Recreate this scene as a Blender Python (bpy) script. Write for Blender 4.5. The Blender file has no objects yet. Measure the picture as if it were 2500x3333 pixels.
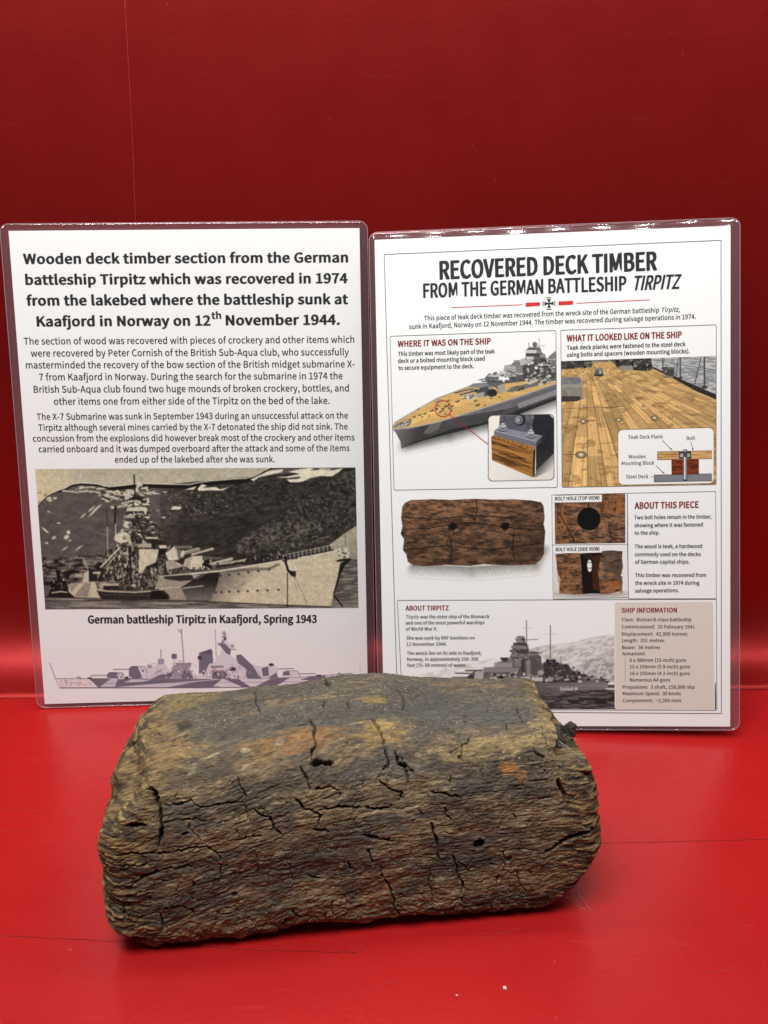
import bpy, math, random
import numpy as np
from mathutils import Matrix, Vector

# ================= camera, world, lamps, exposure ==============================================================
scene = bpy.context.scene
COL = scene.collection
MM = .001

def frame_matrix(yaw, lean, roll, x, y, z):
    return (Matrix.Translation((x * MM, y * MM, z * MM)) @ Matrix.Rotation(math.radians(yaw), 4, 'Z')
            @ Matrix.Rotation(math.radians(-lean), 4, 'X') @ Matrix.Rotation(math.radians(roll), 4, 'Y'))

cam = bpy.data.cameras.new('camera'); cam_o = bpy.data.objects.new('camera', cam); COL.objects.link(cam_o)
PITCH, CROLL = math.radians(19.961), math.radians(-.759)
fw = Vector((0, math.cos(PITCH), -math.sin(PITCH))); up0 = Vector((0, math.sin(PITCH), math.cos(PITCH))); rt0 = Vector((1, 0, 0))
rt = rt0 * math.cos(CROLL) + up0 * math.sin(CROLL); up = -rt0 * math.sin(CROLL) + up0 * math.cos(CROLL)
cam_o.matrix_world = Matrix(((rt.x, up.x, -fw.x, 0), (rt.y, up.y, -fw.y, 0), (rt.z, up.z, -fw.z, .30609), (0, 0, 0, 1)))
cam.sensor_fit = 'VERTICAL'; cam.sensor_height = 36; cam.lens = 36 * 2747 / 3333
cam.clip_start = .01; cam.clip_end = 20
scene.camera = cam_o

world = bpy.data.worlds.new('World'); scene.world = world; world.use_nodes = True
bg = world.node_tree.nodes['Background']; bg.inputs['Color'].default_value = (.97, 1, 1, 1); bg.inputs['Strength'].default_value = .06

def area(name, loc, target, sx, sy, watts, color=(1, 1, 1), shape='RECTANGLE', spread=180):
    l = bpy.data.lights.new(name, 'AREA'); l.shape = shape; l.size = sx; l.size_y = sy; l.energy = watts; l.color = color; l.spread = math.radians(spread)
    o = bpy.data.objects.new(name, l); COL.objects.link(o); o.location = loc
    o.rotation_euler = (Vector(target) - Vector(loc)).to_track_quat('-Z', 'Y').to_euler()
    return o
LED_Y, LED_Z = .478, .625
for k in range(35):                                     # the strip of small lamps under the top of the case
    x = -.748 + .044 * k
    area('strip_lamp', (x, LED_Y, LED_Z), (x, LED_Y - .02, 0), .009, .009, .115, (.97, 1, .985), 'DISK')
for k in range(19):                                     # a dimmer row added to put glints on the right sheet's top margin
    x = -.396 + .044 * k
    area('strip_lamp', (x, .25, .61), (x, .30, 0), .012, .012, .07, (.97, 1, .985), 'DISK')
area('room_fill', (-.22, -.06, 1.75), (0, .36, .1), .95, .5, 47.5, (.965, 1, .99))   # added soft fill for timber and papers, standing in for unseen room light

scene.view_settings.view_transform = 'Standard'; scene.view_settings.look = 'None'
scene.view_settings.exposure = -.53; scene.view_settings.gamma = 1; scene.view_settings.use_curve_mapping = False
scene.cycles.max_bounces = 8; scene.cycles.transparent_max_bounces = 16
scene.cycles.use_denoising = True

# ================= measured lettering and marks (mm on each sheet) ===========
TEXT = {
 'HEAD': [('Wooden deck timber section from the German', -97.53, 280.26, 97.61, 279.42, 5.67, 1.35, 0), ('battleship Tirpitz which was recovered in 1974', -97.22, 268.03, 97.06, 267.03, 5.71, 1.35, 0), ('from the lakebed where the battleship sunk at', -97.45, 255.73, 97.09, 254.55, 5.75, 1.35, 0), ('Kaafjord in Norway on 12', -92.26, 243.27, 12.38, 242.58, 5.79, 1.35, 0), ('th', 13.54, 246.46, 19.19, 246.53, 4.02, 1.2, 0), ('November 1944.', 22.28, 242.6, 91.68, 242.19, 5.84, 1.35, 0)],
 'PAR1': [('The section of wood was recovered with pieces of crockery and other items which', -101.16, 232.42, 100.61, 230.98, 4.02, 0.45, 0), ('were recovered by Peter Cornish of the British Sub-Aqua club, who successfully', -97.52, 225.13, 97.15, 223.4, 4.04, 0.45, 0), ('masterminded the recovery of the bow section of the British midget submarine X-', -100.99, 218.04, 100.6, 215.97, 4.06, 0.45, 0), ('7 from Kaafjord in Norway. During the search for the submarine in 1974 the', -93.54, 210.63, 92.95, 208.81, 4.08, 0.45, 0), ('British Sub-Aqua club found two huge mounds of broken crockery, bottles, and', -97.33, 203.2, 96.69, 201.18, 4.09, 0.45, 0), ('other items one from either side of the Tirpitz on the bed of the lake.', -85.6, 195.66, 84.51, 193.61, 4.11, 0.45, 0)],
 'PAR2': [('The X-7 Submarine was sunk in September 1943 during an unsuccessful attack on the', -96.72, 186.57, 95.76, 184.35, 3.84, 0.45, 0), ('Tirpitz although several mines carried by the X-7 detonated the ship did not sink. The', -96.22, 179.85, 95.47, 177.39, 3.86, 0.45, 0), ('concussion from the explosions did however break most of the crockery and other items', -100.12, 173.17, 99.56, 170.49, 3.87, 0.45, 0), ('carried onboard and it was dumped overboard after the attack and some of the items', -97.06, 166.49, 96.36, 163.82, 3.89, 0.45, 0), ('ended up of the lakebed after she was sunk.', -50.54, 159.14, 49.09, 157.64, 3.92, 0.45, 0)],
 'CAPTION': [('German battleship Tirpitz in Kaafjord, Spring 1943', -73.74, 55.95, 72.56, 52.67, 5.05, 1.25, 0)],
 'TITLE': [('RECOVERED DECK TIMBER', -65.47, 274.93, 61.94, 275.79, 10.59, 1.15, 0), ('FROM THE GERMAN BATTLESHIP', -75.68, 264.25, 44.28, 264.5, 8.28, 0.95, 0), ('TIRPITZ', 48.06, 264.5, 74.89, 264.51, 8.13, 0.95, 0.2)],
 'SUB': [('This piece of teak deck timber was recovered from the wreck site of the German battleship', -75.63, 250.68, 63.33, 250.96, 2.77, 0.55, 0), ('Tirpitz,', 64.54, 250.92, 74.86, 250.98, 2.71, 0.55, 0.2), ('sunk in Kaafjord, Norway on 12 November 1944. The timber was recovered during salvage operations in 1974.', -84.82, 245.84, 84.61, 246.46, 2.78, 0.55, 0)],
 'WT': [('WHERE IT WAS ON THE SHIP', -91.83, 235.34, -35.88, 235.32, 3.54, 1.05, 0)],
 'WP': [('This timber was most likely part of the teak', -91.79, 229.86, -33.56, 229.75, 2.48, 0.74, 0), ('deck or a bolted mounting block used', -91.87, 225.64, -39.6, 225.61, 2.48, 0.74, 0), ('to secure equipment to the deck.', -91.75, 221.41, -46.19, 221.27, 2.48, 0.74, 0)],
 'LT': [('WHAT IT LOOKED LIKE ON THE SHIP', 9.37, 235.56, 76.39, 235.67, 3.62, 1.05, 0)],
 'LP': [('Teak deck planks were fastened to the steel deck', 9.33, 230.55, 78.63, 230.71, 2.44, 0.74, 0), ('using bolts and spacers (wooden mounting blocks).', 9.3, 226.39, 81.07, 226.52, 2.44, 0.74, 0)],
 'DL': [('Teak Deck Plank', 45.09, 176.59, 65.33, 176.54, 2.12, 0.6, 0), ('Bolt', 79.25, 175.18, 84.09, 175.21, 2.11, 0.6, 0), ('Wooden', 45.22, 164.91, 55.21, 164.84, 2.13, 0.6, 0), ('Mounting Block', 41.15, 161.0, 60.27, 160.96, 2.13, 0.6, 0), ('Steel Deck', 43.73, 152.96, 56.79, 152.92, 2.13, 0.6, 0)],
 'BT1': [('BOLT HOLE (TOP VIEW)', 1.57, 140.43, 27.89, 140.64, 2.08, 1, 0)],
 'BT2': [('BOLT HOLE (SIDE VIEW)', 1.67, 109.68, 27.68, 109.75, 2.09, 1, 0)],
 'AT': [('ABOUT THIS PIECE', 48.67, 134.74, 86.05, 134.78, 3.74, 1.05, 0)],
 'AP': [('Two bolt holes remain in the timber,', 48.51, 128.41, 93.56, 128.24, 2.2, 0.74, 0), ('showing where it was fastened', 48.49, 123.62, 88.55, 123.56, 2.2, 0.74, 0), ('to the ship.', 48.59, 119.09, 63.27, 119.02, 2.2, 0.74, 0), ('The wood is teak, a hardwood', 48.56, 110.92, 88.04, 110.68, 2.21, 0.74, 0), ('commonly used on the decks', 48.66, 106.12, 87.28, 105.79, 2.21, 0.74, 0), ('of German capital ships.', 48.77, 101.57, 80.74, 101.34, 2.21, 0.74, 0), ('This timber was recovered from', 48.73, 93.51, 90.41, 93.21, 2.21, 0.74, 0), ('the wreck site in 1974 during', 48.71, 88.82, 86.51, 88.59, 2.21, 0.74, 0), ('salvage operations.', 48.69, 84.12, 74.41, 84.16, 2.22, 0.74, 0)],
 'TT': [('ABOUT TIRPITZ', -90.11, 74.16, -63.67, 74.11, 2.92, 1.05, 0)],
 'TP': [('Tirpitz', -90.2, 69.15, -82.19, 69.17, 2.09, 0.5, 0.2), ('was the sister ship of the Bismarck', -81.08, 69.16, -38.86, 69.09, 2.08, 0.74, 0), ('and one of the most powerful warships', -90.13, 65.39, -41.91, 65.38, 2.09, 0.74, 0), ('of World War II.', -90.06, 61.63, -70.88, 61.66, 2.09, 0.74, 0), ('She was sunk by RAF bombers on', -89.88, 56.05, -48.05, 55.99, 2.09, 0.74, 0), ('12 November 1944.', -89.82, 52.14, -65.11, 52.18, 2.09, 0.74, 0), ('The wreck lies on its side in Kaafjord,', -89.78, 46.55, -43.94, 46.54, 2.1, 0.74, 0), ('Norway, in approximately 250–300', -89.71, 42.77, -46.04, 42.79, 2.1, 0.74, 0), ('feet (75–90 metres) of water.', -89.64, 38.99, -53.36, 39.05, 2.1, 0.74, 0)],
 'IT': [('SHIP INFORMATION', 40.64, 71.86, 73.24, 71.77, 2.87, 1.05, 0)],
 'IP': [('Class:  Bismarck-class battleship', 40.74, 66.67, 81.79, 66.41, 2.05, 0.74, 0), ('Commissioned:  25 February 1941', 40.72, 62.29, 83.63, 62.05, 2.05, 0.74, 0), ('Displacement:  42,900 tonnes', 40.7, 57.91, 79.41, 57.72, 2.05, 0.74, 0), ('Length:  251 metres', 40.81, 53.94, 65.79, 53.83, 2.05, 0.74, 0), ('Beam:  36 metres', 40.79, 49.69, 63.26, 49.61, 2.06, 0.74, 0), ('Armament:', 40.9, 45.85, 54.62, 45.81, 2.06, 0.74, 0), ('8 x 380mm (15-inch) guns', 45.15, 41.86, 78.85, 41.77, 2.06, 0.74, 0), ('12 x 150mm (5.9-inch) guns', 45.26, 37.88, 80.96, 37.8, 2.06, 0.74, 0), ('16 x 105mm (4.1-inch) guns', 45.37, 33.76, 80.95, 33.7, 2.06, 0.74, 0), ('Numerous AA guns', 45.35, 29.77, 69.3, 29.75, 2.06, 0.74, 0), ('Propulsion:  3 shaft, 156,000 shp', 41.06, 25.37, 83.72, 25.36, 2.07, 0.74, 0), ('Maximum Speed:  30 knots', 41.03, 21.37, 75.51, 21.38, 2.07, 0.74, 0), ('Complement:  ~2,200 men', 41.14, 17.09, 75.5, 17.13, 2.07, 0.74, 0)],
}
MARK = {
 'OUTER': [(-99.13, 290.92), (99.12, 291.6), (99.4, 10.17), (-96.12, 11.19)],
 'REDL': [(-59.06, 257.75), (-16.61, 258.12)],
 'REDR': [(15.11, 257.87), (58.12, 258.46)],
 'BARL': [(-14.82, 259.15), (-6.31, 259.28), (-6.34, 257.09), (-14.84, 256.82)],
 'BARR': [(4.63, 259.32), (13.22, 259.44), (13.2, 257.12), (4.6, 256.99)],
 'CROSS': [(-0.99, 258.28), (2.7, 258.29)],
 'PANEL1': [(-96.5, 241.84), (2.98, 242.19), (2.97, 148.34), (-95.83, 148.41)],
 'INSET1': [(-38.11, 192.55), (1.33, 192.66), (1.35, 152.19), (-38.17, 152.25)],
 'PANEL2': [(5.83, 242.19), (96.46, 242.59), (96.33, 148.35), (5.78, 148.31)],
 'INSET2': [(38.98, 182.17), (95.04, 182.2), (95.04, 149.03), (39.12, 149.05)],
 'BOX1': [(-0.45, 143.85), (44.28, 144.11), (44.25, 113.31), (-0.36, 113.5)],
 'LAB1': [(-0.07, 143.32), (29.18, 143.46), (29.28, 139.19), (0.01, 139.16)],
 'BOX2': [(-0.36, 113.5), (44.25, 113.31), (44.72, 81.03), (-0.15, 80.35)],
 'LAB2': [(-0.11, 112.58), (28.97, 112.73), (29.07, 108.57), (-0.02, 108.4)],
 'BOX3': [(44.41, 144.1), (96.06, 144.23), (96.43, 79.95), (44.72, 80.37)],
 'BOX4': [(-95.11, 80.45), (96.5, 79.59), (96.77, 12.22), (-92.9, 12.32)],
 'INFO': [(36.81, 78.03), (94.41, 77.85), (95.19, 12.76), (36.7, 13.22)],
 'ARM': [(42.49, 44.2), (42.55, 30.05)],
 'CALL_LINE': [(-61.54, 193.85), (-38.4, 175.26)],
 'CALL_C': [(-65.05, 197.23), (-60.21, 197.24), (-64.97, 202.05)],
 'STEEL_TICK': [(58.1, 153.56), (60.18, 153.52)],
 'ARROWS': [(65.13, 175.09), (70.75, 169.29), (81.63, 173.81), (83.89, 167.75), (61.37, 160.14), (66.17, 155.33)],
 'PAPER_L': [(-105.29, 298.9), (105.21, 299.55), (-105.76, 3.31)],
 'PAPER_R': [(-104.85, 299.7), (104.53, 299.94), (104.41, 1.68), (-103.97, 37.62), (12.4, 72.1)],
}
PRINT = {'L1': [0.064187, -0.003031724, -102.4804, -0.001893813, -0.06758098, 161.1274, -4.654943e-06, -1.762934e-05, 1.0], 'L2': [0.06605178, -0.003119803, -102.529, -0.001948833, -0.06954437, 56.38332, -4.79018e-06, -1.814151e-05, 1.0], 'R1': [0.06664629, -0.0006383405, -101.921, 0.0002279848, -0.06841928, 248.3576, 9.572361e-06, -6.614787e-06, 1.0], 'R2': [0.06564922, -0.0006287906, 1.29089, 0.000224574, -0.06739569, 248.7167, 9.429153e-06, -6.515826e-06, 1.0], 'R3': [0.1300887, -0.001245994, -103.8263, 0.0004450097, -0.1335495, 151.4235, 1.868455e-05, -1.291158e-05, 1.0], 'R4': [0.1300887, -0.001245994, -103.8263, 0.0004450097, -0.1335495, 151.4235, 1.868455e-05, -1.291158e-05, 1.0], 'R6': [0.07659212, -0.0007336021, -86.27341, 0.0002620076, -0.0786297, 79.25231, 1.100087e-05, -7.601932e-06, 1.0]}
# ================= noise and the timber's form (mm) ===========
def _hash(ix, iy, seed):
    n = (ix.astype(np.int64) * 374761393 + iy.astype(np.int64) * 668265263 + seed * 974634777) & 0xffffffff
    n = ((n ^ (n >> 13)) * 1274126177) & 0xffffffff
    n = ((n ^ (n >> 16)) * 2246822519) & 0xffffffff
    return ((n ^ (n >> 15)) & 0xffff) / 65535.0

def vn(x, y, seed=0):
    """smooth value noise, 0..1"""
    x = np.asarray(x, float); y = np.asarray(y, float)
    ix = np.floor(x); iy = np.floor(y); fx = x - ix; fy = y - iy
    ix = ix.astype(np.int64); iy = iy.astype(np.int64)
    fx = fx * fx * (3 - 2 * fx); fy = fy * fy * (3 - 2 * fy)
    a = _hash(ix, iy, seed); b = _hash(ix + 1, iy, seed); c = _hash(ix, iy + 1, seed); d = _hash(ix + 1, iy + 1, seed)
    return (a + (b - a) * fx) * (1 - fy) + (c + (d - c) * fx) * fy

def fbm(x, y, seed=0, o=4, g=.5):
    s = 0; a = 1; t = 0
    for i in range(o):
        s = s + a * vn(x * 2 ** i + 17.3 * i, y * 2 ** i - 9.1 * i, seed + i * 31); t += a; a *= g
    return s / t

def interp2(x, tab):
    return np.interp(x, [p[0] for p in tab], [p[1] for p in tab])

def sstep(a, b, x):
    t = np.clip((x - a) / (b - a), 0, 1); return t * t * (3 - 2 * t)

# ---- the block: mm, local x along the grain, y into the depth, z up -------------------------------
DEPTH = [(-115, 82), (-90, 82), (-42, 81.5), (-20, 83), (-1, 86), (12, 86), (24, 84), (54, 76.5), (90, 73.5), (110, 74)]
RIDGE = [(-115, 83), (-84, 82.5), (-50, 82), (-5, 80), (43, 78), (88, 81), (110, 80)]
TOP = [(-115, 81), (-60, 83.5), (-5, 85.5), (43, 82), (90, 83.5), (110, 82)]
LEFT_END = [(0, -96), (6, -105), (12, -110.5), (22, -111.5), (40, -111.5), (55, -111.5), (64, -110), (74, -107), (84, -103)]
RIGHT_END = [(0, 82), (6, 91), (12, 97), (22, 104), (30, 107), (40, 107), (52, 107), (62, 105), (70, 102), (84, 98)]

def section(nv_front, nv_hid):
    """closed outline of the block's cross-section in units (front..back 0..1 depth, height 0..1)"""
    pts = [(.32, 0), (.20, 0.0), (.10, .014), (.03, .032), (.0, .075), (-.004, .14), (-.004, .18), (.018, .38), (.05, .55), (.085, .69), (.125, .80), (.18, .885), (.25, .94),
           (.34, .97), (.46, .99), (.60, 1.0), (.80, 1.0), (.93, .995), (.985, .965), (1.0, .90), (1.0, .70), (.985, .3), (.95, .05), (.85, 0), (.6, 0)]
    P = np.array(pts + [pts[0]])
    for _ in range(3):
        Q = []
        for i in range(len(P) - 1):
            Q += [P[i] * .75 + P[i + 1] * .25, P[i] * .25 + P[i + 1] * .75]
        P = np.array(Q + [Q[0]])
    S = P * np.array([80., 82.])
    L = np.concatenate([[0], np.cumsum(np.hypot(*np.diff(S, axis=0).T))])
    # arc length measured from the front-bottom corner
    k0 = np.argmin(np.hypot(S[:60, 0] - 4, S[:60, 1] - 2)); w0 = L[k0]
    tot = L[-1]
    wa, wb = w0 - 14, w0 + 178
    w = np.concatenate([np.linspace(wa, wb, nv_front, endpoint=False), np.linspace(wb, wa + tot, nv_hid, endpoint=False)])
    wm = np.mod(w, tot)
    Y = np.interp(wm, L, P[:, 0]); Z = np.interp(wm, L, P[:, 1])
    return Y, Z, w - w0

def left_end(y, z, D):
    x = interp2(z, LEFT_END)
    f = y / D
    # the broken upper corner: two slanting breaks
    x = x + np.clip((z - (58 + 10 * f)) * .95, 0, 40) * sstep(.75, .05, f) * .9
    x = x + np.clip((f - .6) * 22, 0, 20) * sstep(20, 70, z)
    x = x + 2.4 * (fbm(y / 16, z / 12, 61) - .5) * 2 + .6 * (fbm(y / 4, z / 2.5, 62) - .5) * 2
    return x

def right_end(y, z, D):
    x = interp2(z, RIGHT_END)
    f = y / D
    x = x + 4 * f * sstep(75, 30, z)
    cut = np.where(z > 71 + 4 * (vn(y / 7, z * 0, 63) - .5), 1., 0.)
    lim = 85 + 15 * f + 3 * (vn(y / 6, z / 6, 64) - .5)
    x = np.where((cut > 0) & (x > lim), lim, x)
    x = x - 5 * sstep(.5, 1, f) * sstep(20, 70, z)
    x = x + 2.2 * (fbm(y / 14, z / 11, 65) - .5) * 2 + .6 * (fbm(y / 3.5, z / 2.5, 66) - .5) * 2
    return x

def block(nu=760, nf=640, nh=110, ncap=46):
    Yn, Zn, w = section(nf, nh)
    nv = len(w)
    # t along the length, denser near both ends
    t = np.linspace(0, 1, nu)
    xs = -108 + 212 * t
    T, W = np.meshgrid(t, w, indexing='ij')
    def shape(xs_, yn, zn):
        D = interp2(xs_, DEPTH); R = interp2(xs_, RIDGE); Tp = interp2(xs_, TOP)
        H = R + (Tp - R) * sstep(.1, .4, yn)
        # the underside is uneven: the front lower edge rises here and there
        lift = 3.0 * np.exp(-((xs_ + 22) / 17) ** 2) + 2.6 * np.exp(-((xs_ - 18) / 9) ** 2) + 1.5 * (vn(xs_ / 7, xs_ * 0, 5) - .3)
        z = zn * H + lift * (1 - zn) ** 3 * sstep(.5, .05, yn)
        return yn * D, z, D
    Y0, Z0, D0 = shape(xs[:, None] * np.ones(nv), Yn[None, :] * np.ones((nu, 1)), Zn[None, :] * np.ones((nu, 1)))
    xl = left_end(Y0, Z0, D0); xr = right_end(Y0, Z0, D0)
    X0 = xs[:, None] + (xl + 108) * (1 - sstep(0, .30, T)) + (xr - 104) * sstep(.80, 1, T)
    # rounding of both ends
    e = np.minimum((X0 - xl), (xr - X0))
    inset = 5.0 * np.clip(1 - e / 8, 0, 1) ** 2 * np.where((X0 > 0) & (Z0 > 68), .3, 1)
    cy, cz = D0 * .5, 42.
    vy, vz = cy - Y0, cz - Z0; vl = np.hypot(vy, vz)
    Y1 = Y0 + vy / vl * inset; Z1 = Z0 + vz / vl * inset
    rows = [np.stack([X0, Y1, Z1], -1)]
    caps = []
    for end in (0, 1):
        i = 0 if end == 0 else nu - 1
        out = []
        for k in range(1, ncap + 1):
            s = 1 - (k / ncap) ** .9
            y = cy[i] + (Y1[i] - cy[i]) * s; z = cz + (Z1[i] - cz) * s
            x = left_end(y, z, D0[i]) if end == 0 else right_end(y, z, D0[i])
            g = np.clip((1 - s) * 10, 0, 1); x0 = X0[i]
            out.append(np.stack([x * g + x0 * (1 - g), y, z], -1))
        caps.append(np.array(out))
    P = np.concatenate([caps[0][::-1], rows[0], caps[1]], 0)
    U = np.concatenate([np.repeat(X0[:1], ncap, 0), X0, np.repeat(X0[-1:], ncap, 0)], 0)
    # for the caps continue x so that the grain noise keeps varying
    kk = np.arange(1, ncap + 1)[:, None] * 0.8
    U[:ncap] -= kk[::-1]; U[-ncap:] += kk
    return P, U, np.repeat(w[None, :], P.shape[0], 0), ncap

def normals(P):
    du = np.gradient(P, axis=0); dv = np.roll(P, -1, 1) - np.roll(P, 1, 1)
    n = np.cross(du, dv); l = np.linalg.norm(n, axis=-1, keepdims=True)
    return n / np.maximum(l, 1e-9)

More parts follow.
